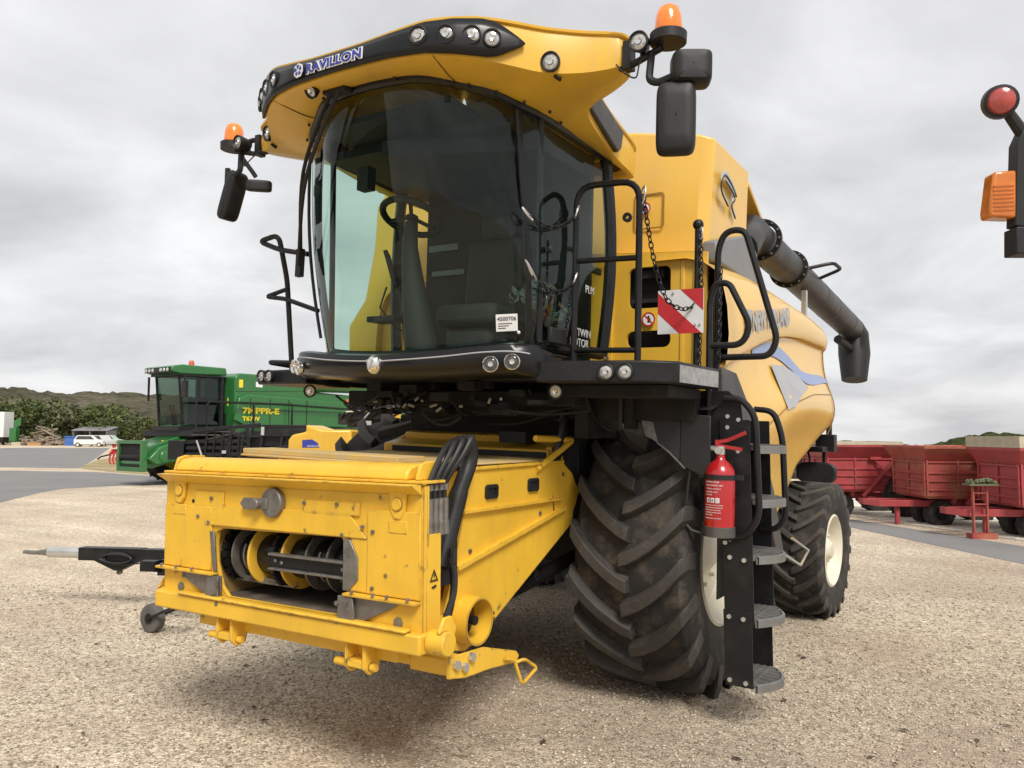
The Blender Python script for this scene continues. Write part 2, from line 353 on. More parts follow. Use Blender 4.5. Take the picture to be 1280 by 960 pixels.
# ------------------------------------------------------------------ ground
def gravel_mat(name, cols, patch, scale=62, bump=0.7):
    m = bpy.data.materials.new(name); m.use_nodes = True; t = m.node_tree; b = t.nodes['Principled BSDF']; N = t.nodes.new; lk = t.links.new
    co = N('ShaderNodeTexCoord'); vo = N('ShaderNodeTexVoronoi'); vo.inputs['Scale'].default_value = scale; lk(co.outputs['Object'], vo.inputs['Vector'])
    sp = N('ShaderNodeSeparateColor'); lk(vo.outputs['Color'], sp.inputs[0])
    rp = N('ShaderNodeValToRGB'); cr = rp.color_ramp
    cr.elements[0].color = (*cols[0], 1); cr.elements[1].color = (*cols[-1], 1)
    for i, c in enumerate(cols[1:-1]): e = cr.elements.new((i + 1) / (len(cols) - 1)); e.color = (*c, 1)
    lk(sp.outputs[0], rp.inputs[0])
    n1 = N('ShaderNodeTexNoise'); n1.inputs['Scale'].default_value = 0.45; n1.inputs['Detail'].default_value = 9; n1.inputs['Roughness'].default_value = 0.6; lk(co.outputs['Object'], n1.inputs['Vector'])
    mr = N('ShaderNodeMapRange'); mr.inputs['From Min'].default_value = 0.42; mr.inputs['From Max'].default_value = 0.66; mr.inputs['To Max'].default_value = 0.72; lk(n1.outputs['Fac'], mr.inputs['Value'])
    mi = N('ShaderNodeMixRGB'); lk(mr.outputs[0], mi.inputs[0]); lk(rp.outputs[0], mi.inputs[1]); mi.inputs[2].default_value = (*patch, 1)
    n2 = N('ShaderNodeTexNoise'); n2.inputs['Scale'].default_value = 13; n2.inputs['Detail'].default_value = 8; n2.inputs['Roughness'].default_value = 0.7; lk(co.outputs['Object'], n2.inputs['Vector'])
    m2 = N('ShaderNodeMapRange'); m2.inputs['From Min'].default_value = 0.3; m2.inputs['From Max'].default_value = 0.7; m2.inputs['To Min'].default_value = 0.66; m2.inputs['To Max'].default_value = 1.28; lk(n2.outputs['Fac'], m2.inputs['Value'])
    ms = N('ShaderNodeVectorMath'); ms.operation = 'SCALE'; lk(mi.outputs[0], ms.inputs[0]); lk(m2.outputs[0], ms.inputs['Scale'])
    mpt = N('ShaderNodeMapping'); mpt.inputs['Rotation'].default_value = (0, 0, 0.55); mpt.inputs['Scale'].default_value = (0.10, 0.9, 1); lk(co.outputs['Object'], mpt.inputs['Vector'])
    n7 = N('ShaderNodeTexNoise'); n7.inputs['Scale'].default_value = 1.0; n7.inputs['Detail'].default_value = 6; n7.inputs['Roughness'].default_value = 0.65; lk(mpt.outputs[0], n7.inputs['Vector'])
    m7 = N('ShaderNodeMapRange'); m7.inputs['From Min'].default_value = 0.34; m7.inputs['From Max'].default_value = 0.66; m7.inputs['To Min'].default_value = 0.82; m7.inputs['To Max'].default_value = 1.12; lk(n7.outputs['Fac'], m7.inputs['Value'])
    mv = N('ShaderNodeVectorMath'); mv.operation = 'SCALE'; lk(ms.outputs[0], mv.inputs[0]); lk(m7.outputs[0], mv.inputs['Scale'])
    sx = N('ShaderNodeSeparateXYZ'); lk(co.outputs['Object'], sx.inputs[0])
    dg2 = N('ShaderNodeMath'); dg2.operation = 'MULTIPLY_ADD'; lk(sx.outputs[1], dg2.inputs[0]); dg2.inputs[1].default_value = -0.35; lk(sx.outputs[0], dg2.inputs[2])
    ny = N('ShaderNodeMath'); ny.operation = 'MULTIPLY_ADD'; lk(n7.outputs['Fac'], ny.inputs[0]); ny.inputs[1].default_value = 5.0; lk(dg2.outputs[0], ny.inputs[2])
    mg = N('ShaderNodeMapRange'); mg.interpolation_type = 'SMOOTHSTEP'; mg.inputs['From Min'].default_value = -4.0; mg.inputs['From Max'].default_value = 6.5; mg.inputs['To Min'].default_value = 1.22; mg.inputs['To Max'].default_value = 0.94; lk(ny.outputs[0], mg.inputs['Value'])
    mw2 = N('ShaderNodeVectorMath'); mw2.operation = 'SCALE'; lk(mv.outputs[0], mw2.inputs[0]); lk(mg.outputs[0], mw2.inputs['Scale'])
    lk(mw2.outputs[0], b.inputs['Base Color']); b.inputs['Roughness'].default_value = 0.95; b.inputs['Specular IOR Level'].default_value = 0.2
    bp = N('ShaderNodeBump'); bp.inputs['Strength'].default_value = bump; bp.inputs['Distance'].default_value = 0.015
    lk(vo.outputs['Distance'], bp.inputs['Height']); bp.invert = True; lk(bp.outputs[0], b.inputs['Normal'])
    return m
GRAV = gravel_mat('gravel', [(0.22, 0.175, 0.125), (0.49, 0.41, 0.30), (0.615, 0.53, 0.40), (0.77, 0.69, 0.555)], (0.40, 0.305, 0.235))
VERGE = gravel_mat('pale_stone_gravel', [(0.33, 0.30, 0.24), (0.62, 0.58, 0.48), (0.78, 0.74, 0.64)], (0.60, 0.55, 0.45), scale=14)
DRYG = gravel_mat('dry_grass_earth', [(0.20, 0.15, 0.08), (0.33, 0.25, 0.14), (0.38, 0.31, 0.19)], (0.22, 0.22, 0.10), scale=8)
ASPH = mat('asphalt', (0.20, 0.196, 0.192), 0.85, var=0.12, vscale=0.5, dirt=(0.24, 0.22, 0.19), dirt_amt=0.5, dscale=0.35, bump=0.2, bscale=80)
def sheet(name, pts, z, m):
    mb = MB(); mb.add([(x, y, z) for x, y in pts], [tuple(range(len(pts)))]); o = mb.build(name, m, smooth=0)
    return tag(o, kind='structure')
def build_ground():
    rs = [0, 6, 14, 22, 30, 42, 60, 90, 140, 220, 350, 600, 1000, 1800]; n = 120; rows = []
    for r in rs:
        row = []
        for k in range(n):
            a = 2 * math.pi * k / n; d = V(math.cos(a), math.sin(a), 0); az_ = math.degrees(math.atan2(d.dot(rt), d.dot(V(fw.x, fw.y, 0))))
            t = min(1, max(0, (az_ - 6) / 14)); t = t * t * (3 - 2 * t)
            if az_ > 120: t = max(0, 1 - (az_ - 120) / 40)
            row.append(V(CAM.x, CAM.y, 0) + d * max(r, .001) + V(0, 0, -t * .0165 * max(0, r - 24)))
        rows.append(row)
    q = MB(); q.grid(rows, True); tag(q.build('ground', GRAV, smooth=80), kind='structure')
build_ground()
sheet('asphalt_road', [(-5, -12), (-19.4, 4.9), (-22.0, 7.2), (-23.3, 8.6), (-23.2, 10.6), (-21.5, 12.2), (-12, 13.2), (-5, 12.9), (0.7, 11.3), (3.5, 7.9), (6.5, 2), (9, 3.5), (6.3, 6.4), (3.6, 10.0), (0.5, 12.9), (-5, 15.2), (-15, 15.9), (-27.2, 14.9), (-33.5, 15.6), (-38.5, 14.0), (-50, 0), (-30, -20)], 0.004, ASPH)
sheet('yard_asphalt', [(-60, 15), (-43, 15.5), (-38.2, 17.5), (-50.1, 25.1), (-92, 51.3), (-102, 44), (-75, 24)], 0.004, ASPH)
sheet('dry_verge', [(-27.3, 15.3), (-33.5, 16.2), (-38.5, 17.6), (-50.1, 25.4), (-60, 34), (-40, 34), (-20, 22), (-16, 16.6)], 0.008, DRYG)
sheet('pale_gravel_verge', [(-6, 16.0), (0.4, 13.6), (3.5, 10.9), (6.5, 7), (14, 12), (14, 22), (-8, 24)], 0.008, VERGE)

def pebble_field(n):
    pts = []
    while len(pts) < n:
        d = 2.3 + 7.5 * rng.random() ** 1.4; a = (rng.random() - 0.5) * 1.32
        x = CAM.x - math.sin(YAW) * d + math.cos(YAW) * d * math.tan(a) ; y = CAM.y + math.cos(YAW) * d + math.sin(YAW) * d * math.tan(a)
        pts.append((x, y, d))
    P = np.array(pts); s = (0.0032 + 0.0100 * rng.random(n) ** 2.8)[:, None] * (0.8 + 0.06 * P[:, 2:3])
    oct_ = np.array([(1, 0, 0), (0, 1, 0), (-1, 0, 0), (0, -1, 0), (0, 0, 0.75), (0, 0, -0.6)])
    j = 1 + 0.45 * (rng.random((n, 6, 3)) - 0.5); an = rng.random(n) * 6.28; c, sn = np.cos(an), np.sin(an)
    vv = oct_[None] * j * s[:, :, None] * np.array([1.25, 0.85, 0.8])[None, None]
    x = vv[:, :, 0] * c[:, None] - vv[:, :, 1] * sn[:, None] + P[:, 0:1]; y = vv[:, :, 0] * sn[:, None] + vv[:, :, 1] * c[:, None] + P[:, 1:2]
    z = vv[:, :, 2] + s * 0.25
    co = np.stack([x, y, z], -1).reshape(-1, 3)
    fo = np.array([(0, 1, 4), (1, 2, 4), (2, 3, 4), (3, 0, 4), (1, 0, 5), (2, 1, 5), (3, 2, 5), (0, 3, 5)])
    F = (fo[None] + (np.arange(n) * 6)[:, None, None]).reshape(-1, 3)
    me = bpy.data.meshes.new('loose_stones'); me.vertices.add(len(co)); me.vertices.foreach_set('co', co.ravel())
    me.loops.add(F.size); me.loops.foreach_set('vertex_index', F.ravel().astype(np.int32)); me.polygons.add(len(F))
    me.polygons.foreach_set('loop_start', np.arange(0, F.size, 3, dtype=np.int32)); me.update(calc_edges=True); me.validate()
    m = bpy.data.materials.new('loose_stone'); m.use_nodes = True; t = m.node_tree; g = t.nodes.new('ShaderNodeNewGeometry'); r = t.nodes.new('ShaderNodeValToRGB')
    r.color_ramp.elements[0].color = (0.22, 0.175, 0.125, 1); r.color_ramp.elements[1].color = (0.68, 0.61, 0.49, 1); r.color_ramp.elements.new(0.5).color = (0.46, 0.395, 0.295, 1)
    t.links.new(g.outputs['Random Per Island'], r.inputs[0]); t.links.new(r.outputs[0], t.nodes['Principled BSDF'].inputs['Base Color']); t.nodes['Principled BSDF'].inputs['Roughness'].default_value = 0.9
    me.materials.append(m); o = bpy.data.objects.new('loose_stones', me); col.objects.link(o)
    tag(o, 'pale crushed stones scattered over the gravel yard', 'gravel', kind='stuff')
pebble_field(60000)
def litter(n):
    vs, fs = [], []; rg = np.random.default_rng(21)
    for i in range(n):
        d = 2.6 + 14 * rg.random() ** 1.5; a = (rg.random() - .5) * 1.3; f0 = V(fw.x, fw.y, 0).normalized(); p = V(CAM.x, CAM.y, 0) + f0 * d + rt * d * math.tan(a); k = len(vs); an = rg.random() * 6.28
        l = .01 + .035 * rg.random() ** 2; wd_ = l * (.15 + .5 * rg.random()); c, s_ = math.cos(an), math.sin(an); z = .008 + .008 * rg.random()
        vs += [(p.x + c * l, p.y + s_ * l, z), (p.x - s_ * wd_, p.y + c * wd_, z + .006), (p.x - c * l, p.y - s_ * l, z), (p.x + s_ * wd_, p.y - c * wd_, z + .003)]; fs.append((k, k + 1, k + 2, k + 3))
    q = MB(); q.v = vs; q.f = fs; tag(q.build('ground_litter', mat('dead_leaf', (.075, .055, .035), .9, var=.5, vscale=9), smooth=0), 'dark leaf scraps and twigs strewn over the gravel', 'litter', kind='stuff')
litter(420)

# ------------------------------------------------------------------ hills
def at(px, py, d):                                                # world point seen at pixel (1280x960) at depth d
    return CAM + (fw + r2 * ((px - 640) / FPX) - u2 * ((py - 480) / FPX)) * d
def hill(name, ridge, d0, d1, m, rough=3.0, n=90, seed=1):
    rn = random.Random(seed); rows = []; J = 26; xs = [r[0] for r in ridge]
    for j in range(J):
        t = j / (J - 1); d = d0 + (d1 - d0) * t; row = []
        for i in range(n + 1):
            px = xs[0] + (xs[-1] - xs[0]) * i / n; yy = float(np.interp(px, xs, [r[1] for r in ridge]))
            top = at(px, yy, d1).z; p = at(px, 543, d); z = -9 + (top + 9) * (math.sin(t * math.pi / 2) ** 1.2)
            row.append(V(p.x, p.y, z + rn.uniform(-1, 1) * rough * (0.3 + 0.7 * t)))
        rows.append(row)
    rows.append([V(p.x, p.y, -5) + (p - CAM) * 0.1 * V(1, 1, 0).x for p in rows[-1]])
    mb = MB(); mb.grid(rows); return tag(mb.build(name, m, smooth=80), kind='structure')
def forest_mat(name, a, b, sc):
    m = bpy.data.materials.new(name); m.use_nodes = True; t = m.node_tree; bs = t.nodes['Principled BSDF']; N = t.nodes.new; lk = t.links.new
    co = N('ShaderNodeTexCoord'); vo = N('ShaderNodeTexVoronoi'); vo.inputs['Scale'].default_value = sc; lk(co.outputs['Object'], vo.inputs['Vector'])
    n = N('ShaderNodeTexNoise'); n.inputs['Scale'].default_value = sc * 0.12; n.inputs['Detail'].default_value = 8; lk(co.outputs['Object'], n.inputs['Vector'])
    ml = N('ShaderNodeMath'); ml.operation = 'MULTIPLY_ADD'; lk(vo.outputs['Distance'], ml.inputs[0]); ml.inputs[1].default_value = -0.35; lk(n.outputs['Fac'], ml.inputs[2])
    r = N('ShaderNodeValToRGB'); r.color_ramp.elements[0].position = 0.15; r.color_ramp.elements[1].position = 0.6
    r.color_ramp.elements[0].color = (*a, 1); r.color_ramp.elements[1].color = (*b, 1); lk(ml.outputs[0], r.inputs[0]); lk(r.outputs[0], bs.inputs['Base Color'])
    bs.inputs['Roughness'].default_value = 1; bs.inputs['Specular IOR Level'].default_value = 0
    bp = N('ShaderNodeBump'); bp.inputs['Distance'].default_value = 4; bp.invert = True; lk(vo.outputs['Distance'], bp.inputs['Height']); lk(bp.outputs[0], bs.inputs['Normal'])
    return m
FOR = forest_mat('wooded_hillside', (0.065, 0.062, 0.042), (0.165, 0.150, 0.105), 0.16)  # distance haze put into the colours: raised and greyed
FOR2 = forest_mat('green_hillside', (0.035, 0.045, 0.018), (0.10, 0.11, 0.05), 0.25)
hill('wooded_hill', [(-260, 478), (-120, 483), (0, 488), (30, 489), (60, 493), (85, 496), (110, 493), (150, 494), (200, 497), (300, 505), (420, 518), (560, 530), (700, 538), (850, 545), (1030, 552), (1100, 556)], 260, 620, FOR, 2.2, 150, 3)
hill('green_hill', [(1030, 556), (1060, 554), (1100, 556), (1165, 557), (1185, 551), (1210, 545), (1240, 541), (1270, 543), (1330, 549), (1420, 556), (1500, 558)], 240, 420, FOR2, 0.8, 90, 5)

# ------------------------------------------------------------------ combine harvester
TILT = RAD(1.6166)
MM = Matrix.Rotation(TILT, 3, 'Y')
root = empty('combine_harvester', (0, 0, 0), (0, TILT, 0), 'big yellow combine harvester without header, its bare feeder house and black cab facing the camera', 'combine harvester')

# --- tyres and wheels
def tyre(R, W, rimR, nl, lugh, sign=1):
    mb = MB(); lg = MB(); h = W / 2
    prof = [(-h * 0.86, rimR), (-h * 0.98, rimR + (R - rimR) * 0.3), (-h, rimR + (R - rimR) * 0.55), (-h * 0.95, R - lugh * 1.7), (-h * 0.85, R - lugh * 1.15), (-h * 0.5, R - lugh * 0.98), (0, R - lugh * 0.9)]
    prof = prof + [(-a, r) for a, r in prof[-2::-1]] + [(h * 0.8, rimR - 0.02), (-h * 0.8, rimR - 0.02)]
    mb.lathe(prof, (0, 0, 0), (1, 0, 0), 96, (0, 0, 1), True)
    def rad(u):
        return float(np.interp(abs(u), [0, h * 0.5, h * 0.85, h * 0.95, h], [R - lugh * 0.9, R - lugh * 0.98, R - lugh * 1.15, R - lugh * 1.7, R - lugh * 3]))
    for side in (-1, 1):
        for k in range(nl):
            base = 2 * math.pi * (k + (0.5 if side > 0 else 0)) / nl; secs = []
            U = [(-0.06, 0.0), (0.08, 0.03), (0.25, 0.085), (0.45, 0.165), (0.65, 0.265), (0.82, 0.37), (0.93, 0.445), (1.005, 0.49)]
            for u, a in U:
                x = u * h; ph = base + sign * a * 0.8 * W / R * 1.15
                hw = (0.053 + 0.009 * u) * W / 0.8; rb = rad(x) - 0.012; rtop = (R if u < 0.8 else R - (u - 0.8) * 0.35 * lugh * 2) if u < 0.97 else R - lugh * 1.3
                sec = []
                for da, r in ((-hw * 1.12, rb), (-hw * 0.78, rtop), (hw * 0.78, rtop), (hw * 1.12, rb)):
                    t = ph + da / R; sec.append(V(side * x, r * math.sin(t), r * math.cos(t)))
                secs.append(sec)
            vs = [p for s_ in secs for p in s_]; n = len(secs); fs = [(0, 1, 2, 3), tuple(4 * (n - 1) + i for i in (3, 2, 1, 0))]
            for i in range(n - 1):
                for j in range(3): fs.append((4 * i + j, 4 * i + j + 1, 4 * i + 4 + j + 1, 4 * i + 4 + j))
            lg.add(vs, fs)
    return mb, lg
def wheel(x, y, R, W, rimR, nl, lugh, out_, steer=0.0, depth=0.16, hubbolts=10):
    z = R + math.tan(TILT) * x - 0.02
    h = W / 2; s = out_
    mb = MB()
    mb.lathe([(-s * h * 0.8, rimR), (s * h * 0.86, rimR), (s * (h * 0.86 + 0.01), rimR - 0.02), (s * (h * 0.80), rimR - 0.045), (s * (h * 0.62), rimR - 0.07), (s * (h * 0.45), rimR - 0.10), (s * (h * 0.86 - depth), rimR * 0.72), (s * (h * 0.86 - depth - 0.01), rimR * 0.42), (s * (h * 0.86 - depth - 0.02), 0.0)], (0, 0, 0), (1, 0, 0), 48, (0, 0, 1))
    wobj = mb.build('wheel', RIM, root, smooth=30); wobj.location = (x, y, z); wobj.rotation_euler = (0, 0, steer)
    tm, lm_ = tyre(R, W, rimR, nl, lugh); ty = tm.build('tyre', TYRE, wobj, smooth=25); tl = lm_.build('tread', TREAD, wobj, smooth=18, bevel=.006, whole=True); tl.rotation_euler = (RAD(4.2), 0, 0)
    hb = MB(); hx = s * (h * 0.86 - depth)
    hb.lathe([(hx - s * 0.02, rimR * 0.36), (hx + s * 0.03, rimR * 0.34), (hx + s * 0.09, rimR * 0.2), (hx + s * 0.10, 0)], (0, 0, 0), (1, 0, 0), 24, (0, 0, 1))
    for k in range(hubbolts):
        a = 2 * math.pi * k / hubbolts; hb.tube([(hx, rimR * 0.5 * math.sin(a), rimR * 0.5 * math.cos(a)), (hx + s * 0.03, rimR * 0.5 * math.sin(a), rimR * 0.5 * math.cos(a))], 0.016, 6)
    hb.build('hub', RIM, wobj)
    return wobj
wheel(1.255, 0, 1.04, 0.84, 0.55, 19, 0.074, 1)
wheel(-1.255, 0, 1.04, 0.84, 0.55, 19, 0.074, -1)
wheel(1.62, 2.93, 0.69, 0.52, 0.37, 20, 0.042, 1, RAD(-3), 0.10, 8)
wheel(-1.62, 2.93, 0.69, 0.52, 0.37, 20, 0.042, -1, RAD(-3), 0.10, 8)

# --- chassis, axles and the dark underside
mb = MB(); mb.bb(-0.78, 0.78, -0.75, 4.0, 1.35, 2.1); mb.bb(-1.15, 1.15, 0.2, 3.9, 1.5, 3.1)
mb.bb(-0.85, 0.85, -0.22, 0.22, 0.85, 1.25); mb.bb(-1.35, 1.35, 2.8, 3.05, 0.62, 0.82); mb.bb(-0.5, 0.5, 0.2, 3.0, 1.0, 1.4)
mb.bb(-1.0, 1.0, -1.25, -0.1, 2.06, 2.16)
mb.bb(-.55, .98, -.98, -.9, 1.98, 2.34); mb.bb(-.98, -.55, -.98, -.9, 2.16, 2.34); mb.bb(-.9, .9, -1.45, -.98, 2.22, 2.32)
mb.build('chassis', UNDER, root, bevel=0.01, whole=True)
mb = MB()
for i in range(40):
    x = random.uniform(-0.75, 0.85); y = random.uniform(-1.5, -1.1); z = random.uniform(2.0, 2.2)
    mb.box((x, y, z), (random.uniform(.03, .16), random.uniform(.03, .12), random.uniform(.02, .07)))
for i in range(16):
    a = V(random.uniform(-0.8, 0.9), random.uniform(-1.6, -1.1), random.uniform(2.0, 2.18)); b = a + V(random.uniform(-.7, .7), random.uniform(-.2, .3), random.uniform(-.1, .05))
    mb.tube(sag(a, b, random.uniform(0.02, 0.09), 8), 0.009, 6)
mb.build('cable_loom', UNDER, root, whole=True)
mb = MB()
for i in range(12):
    p = V(random.uniform(-0.3, 0.85), -1.78 + random.uniform(0, .1), random.uniform(2.02, 2.1)); mb.tube([p, p + V(random.uniform(-.05, .05), -.01, random.uniform(-.03, .03))], 0.009, 6)
mb.build('hose_fitting', STEEL, root)
# lift cylinder and rubber curtain beside the feeder
mb = MB(); mb.cyl((0.55, -1.5, 0.78), (0.72, -0.15, 1.05), 0.05); mb.cyl((0.72, -0.6, 0.95), (0.75, 0.1, 1.05), 0.07); mb.cyl((-0.55, -1.5, 0.78), (-0.72, -0.15, 1.05), 0.05)
mb.build('lift_cylinder', BLK, root)
rows = []
for i in range(12):
    t = i / 11; z = 2.08 - t * 0.86; row = []
    for k in range(9):
        u = k / 8; row.append(V(0.76 + 0.04 * math.sin(u * 7 + t * 3) + 0.02 * math.sin(t * 9), -1.10 + u * 0.42 + 0.09 * (1 - t) - 0.10 * math.sin(t * 3.1) * (1 - u), z + 0.05 * math.sin(u * 3.1) * -t))
    rows.append(row)
mb = MB(); mb.grid(rows); mb.build('rubber_curtain', RUB, root, smooth=80, solid=0.012)

# --- feeder house
f = MB()
side = [(-2.0, 1.668), (-1.0, 1.685), (-0.2, 2.0), (0.4, 2.0), (0.4, 1.45), (-0.62, 1.34), (-0.93, 1.235), (-1.98, 0.70), (-2.0, 0.70)]
f.prism([V(-0.72, y, z) for y, z in side], (1.44, 0, 0)); f.bb(-.72, -.60, -2.74, -2.0, .86, 1.66); f.bb(.60, .72, -2.74, -2.0, .86, 1.66); f.bb(-.6, .6, -2.74, -2.0, 1.39, 1.66); f.prism([V(-.72, y, z) for y, z in ((-2.62, .86), (-2.62, .80), (-2.5, .70), (-2.25, .66), (-2.0, .70), (-2.0, .86))], (1.44, 0, 0)); fh = f.build('feeder_house', YF, root, bevel=0.006)
for s in (1, -1):
    p = MB(); x = 0.80 * s
    hole = [(-2.12 + 0.125 * math.cos(a), 0.835 + 0.125 * math.sin(a)) for a in np.linspace(0, 2 * math.pi, 28, endpoint=False)]
    outer = [(-2.095, 1.672), (-1.02, 1.682), (-0.88, 1.60), (-0.80, 1.50), (-0.66, 1.42), (-0.66, 1.345), (-0.95, 1.215), (-1.98, 0.695), (-2.12, 0.655), (-2.30, 0.70), (-2.34, 0.90), (-2.26, 1.10)]
    p.plate([V(x, y, z) for y, z in outer], [[V(x, y, z) for y, z in hole]], (-0.03 * s, 0, 0)); sp_ = p.build('side_panel', YF, fh, bevel=0.004)
    r = MB(); r.bar((x + .012 * s, -2.19, 1.437), (x + .012 * s, -1.06, 1.437), 0.03, 0.022); r.bar((x + .012 * s, -2.235, 1.133), (x + .012 * s, -1.0, 1.372), 0.035, 0.03)
    r.bar((x + .004 * s, -2.08, 1.676), (x + .004 * s, -1.02, 1.686), 0.02, 0.02); r.build('stiffener', YF, sp_, bevel=0.004)
    g = MB()
    for yc, zc in ((-1.90, 1.535), (-1.42, 1.55)):
        g.plate([V(x + .002 * s, yc + a, zc + b) for a, b in ((-.065, -.028), (-.05, -.042), (.05, -.042), (.065, -.028), (.065, .028), (.05, .042), (-.05, .042), (-.065, .028))], [[V(x + .002 * s, yc + a, zc + b) for a, b in ((-.046, -.022), (.046, -.022), (.046, .022), (-.046, .022))]], (.012 * s, 0, 0))
        g.bb(x + .001 * s, x + .003 * s, yc - .05, yc + .05, zc - .03, zc + .03)
    g.build('grip_hole', BLKM, sp_)
    rg = MB(); rg.lathe([(-0.03, .132), (.10, .132), (.10, .122), (-0.03, .122)], (x, -2.12, 0.835), (s, 0, 0), 32, None, True); rg.build('shaft_housing', YF, sp_)
    hb = MB(); hb.cyl((x - .05 * s, -2.12, .835), (x + .07 * s, -2.12, .835), .026); hb.box((x - .045 * s, -2.12, .835), (.02, .2, .2)); hb.build('drive_shaft', BLK, sp_)
    bl = MB(); bolts(bl, [(x, -1.32, 1.36), (x, -2.1, 1.21), (x, -1.02, 1.60), (x, -1.3, 1.66)], (s, 0, 0), .014); bl.build('bolt', STEEL, sp_)
t = MB(); t.bb(-0.76, 0.76, -2.45, -1.04, 1.688, 1.702); t.bb(-0.80, 0.5, -2.40, -2.15, 1.7, 1.735); t.build('top_cover', YDUST, fh, bevel=0.006)
t = MB()
for k in range(4): t.prism([V(-.80 + .03 * k, -1.04 + .22 * k, 1.69 + .085 * k), V(-.80 + .03 * k, -1.04 + .22 * k, 1.76 + .085 * k), V(-.80 + .03 * k, -.84 + .22 * k, 1.80 + .085 * k), V(-.80 + .03 * k, -.80 + .22 * k, 1.69 + .085 * k)], (1.50 - .05 * k, 0, 0))
t.prism([V(-.82, -1.02, 1.69), V(-.82, -1.02, 1.73), V(-.80, -.2, 2.06), V(-.80, -.2, 1.7)], (.04, 0, 0)); t.prism([V(.66, -1.02, 1.69), V(.66, -1.02, 1.78), V(.66, -.2, 2.1), V(.66, -.2, 1.7)], (.05, 0, 0)); t.build('slope_cover', Y, fh, bevel=0.008, whole=True)
t = MB(); t.bb(-0.70, 0.68, -1.058, -1.049, 1.705, 1.745); t.bb(0.30, 0.52, -1.06, -0.9, 1.80, 1.88); t.build('rubber_seal', BLKM, fh)
t = MB(); t.tube([(0.78, -1.36, 1.845), (0.80, -0.88, 1.835), (0.80, -1.38, 1.64)], 0.022, 12, fl=0.05); t.tube([(0.80, -0.9, 1.83), (0.72, -0.9, 1.83)], .02); t.build('grab_handle', YF, fh)

# front face plate with the feeder mouth
fp = MB()
def P2(x, z, y=-2.78): return V(x, y, z)
outer = [P2(-1.01, 0.84), P2(1.01, 0.84), P2(1.01, 1.60), P2(-1.01, 1.60)]
mouth = [P2(x, z) for x, z in ((-0.42, .915), (.46, .915), (.50, .95), (.53, 1.05), (.545, 1.15), (.53, 1.25), (.47, 1.315), (-.47, 1.30), (-.525, 1.28), (-.54, 1.22), (-.53, 1.10), (-.48, .97))]
fp.plate(outer, [mouth], (0, 0.03, 0)); face = fp.build('face_plate', YF, root, bevel=0.004)
q = MB(); 
for s in (-1, 1):
    q.bb(s * 1.01, s * 0.975, -2.749, -2.64, 0.84, 1.60 if s < 0 else 1.36); q.bb(s * 1.01, s * .985, -2.749, -2.735, 1.3, 1.60)
q.bb(-1.02, 1.02, -2.80, -2.62, 1.607, 1.622); q.prism([V(-1.0, -2.785, 1.55), V(-1.0, -2.86, 1.598), V(-1.0, -2.86, 1.606), V(-1.0, -2.785, 1.606)], (2.0, 0, 0))
q.build('frame_edge', YF, face, bevel=0.005)
q = MB(); prof = [(-2.785, 1.622), (-2.77, 1.665), (-2.74, 1.69), (-2.68, 1.70), (-2.58, 1.70), (-2.52, 1.69), (-2.5, 1.622)]
q.prism([V(-0.93, y, z) for y, z in prof], (1.83, 0, 0)); q.build('roller_cover', YF, face, bevel=0.012)
q = MB()
for s in (-1, 1):
    q.prism([V(s * .945, -2.775, 1.623), V(s * .945, -2.75, 1.70), V(s * .945, -2.70, 1.715), V(s * .945, -2.56, 1.71), V(s * .945, -2.54, 1.623)], (s * .022, 0, 0))
q.build('cover_bracket', YF, face, bevel=0.006)
q = MB()
for s in (-1, 1):
    q.prism([P2(s * .86 - .055, 1.575, -2.802), P2(s * .86 + .055, 1.575, -2.802), P2(s * .86 + .045, 1.47, -2.802), P2(s * .86 + .02, 1.43, -2.802), P2(s * .86 - .02, 1.43, -2.802), P2(s * .86 - .045, 1.47, -2.802)], (0, .02, 0))
    q.tube([P2(s * .86, 1.505, -2.812), P2(s * .86, 1.505, -2.78)], .032, 16); q.bb(s * .86 - .06, s * .86 + .06, -2.798, -2.782, 1.36, 1.425)
q.build('hinge_lug', YF, face, bevel=0.005)
q = MB()
q.prism([P2(-.62, 1.315, -2.798), P2(.66, 1.32, -2.798), P2(.53, 1.44, -2.792), P2(-.50, 1.435, -2.792)], (0, .012, 0))
q.bb(-.72, -.46, -2.793, -2.781, 1.35, 1.51); q.bb(.20, .60, -2.793, -2.781, 1.43, 1.50)
q.bb(-1.0, -.56, -2.795, -2.781, 1.05, 1.42); q.bb(.66, 1.0, -2.795, -2.781, 1.05, 1.47); q.bb(.545, .74, -2.79, -2.781, 1.05, 1.36)
q.build('cover_panel', YF, face, bevel=0.004)
q = MB()
q.bb(-1.03, -.50, -2.835, -2.781, 1.032, 1.046); q.bb(.53, 1.0, -2.835, -2.781, 1.032, 1.046); q.build('flange', YF, face, bevel=0.003)
q = MB()
for s, x0 in ((-1, -.48), (1, .52)):
    q.prism([P2(x0 - s * .02, 1.03, -2.80), P2(x0 + s * .36, 1.03, -2.80), P2(x0 + s * .30, .99, -2.80), P2(x0 + s * .12, .91, -2.80), P2(x0, .85, -2.80), P2(x0 - s * .02, .85, -2.80)] , (0, .015, 0))
    q.prism([P2(x0 - s * .03, 1.03, -2.825), P2(x0 + s * .07, 1.03, -2.825), P2(x0 + s * .085, .94, -2.825), P2(x0 + s * .06, .845, -2.825), P2(x0 - s * .03, .845, -2.825)], (0, .012, 0))
q.prism([P2(.50, 1.31, -2.80), P2(.545, 1.31, -2.80), P2(.60, 1.22, -2.80), P2(.60, 1.11, -2.80), P2(.54, 1.05, -2.80), P2(.50, 1.05, -2.80)], (0, .012, 0))
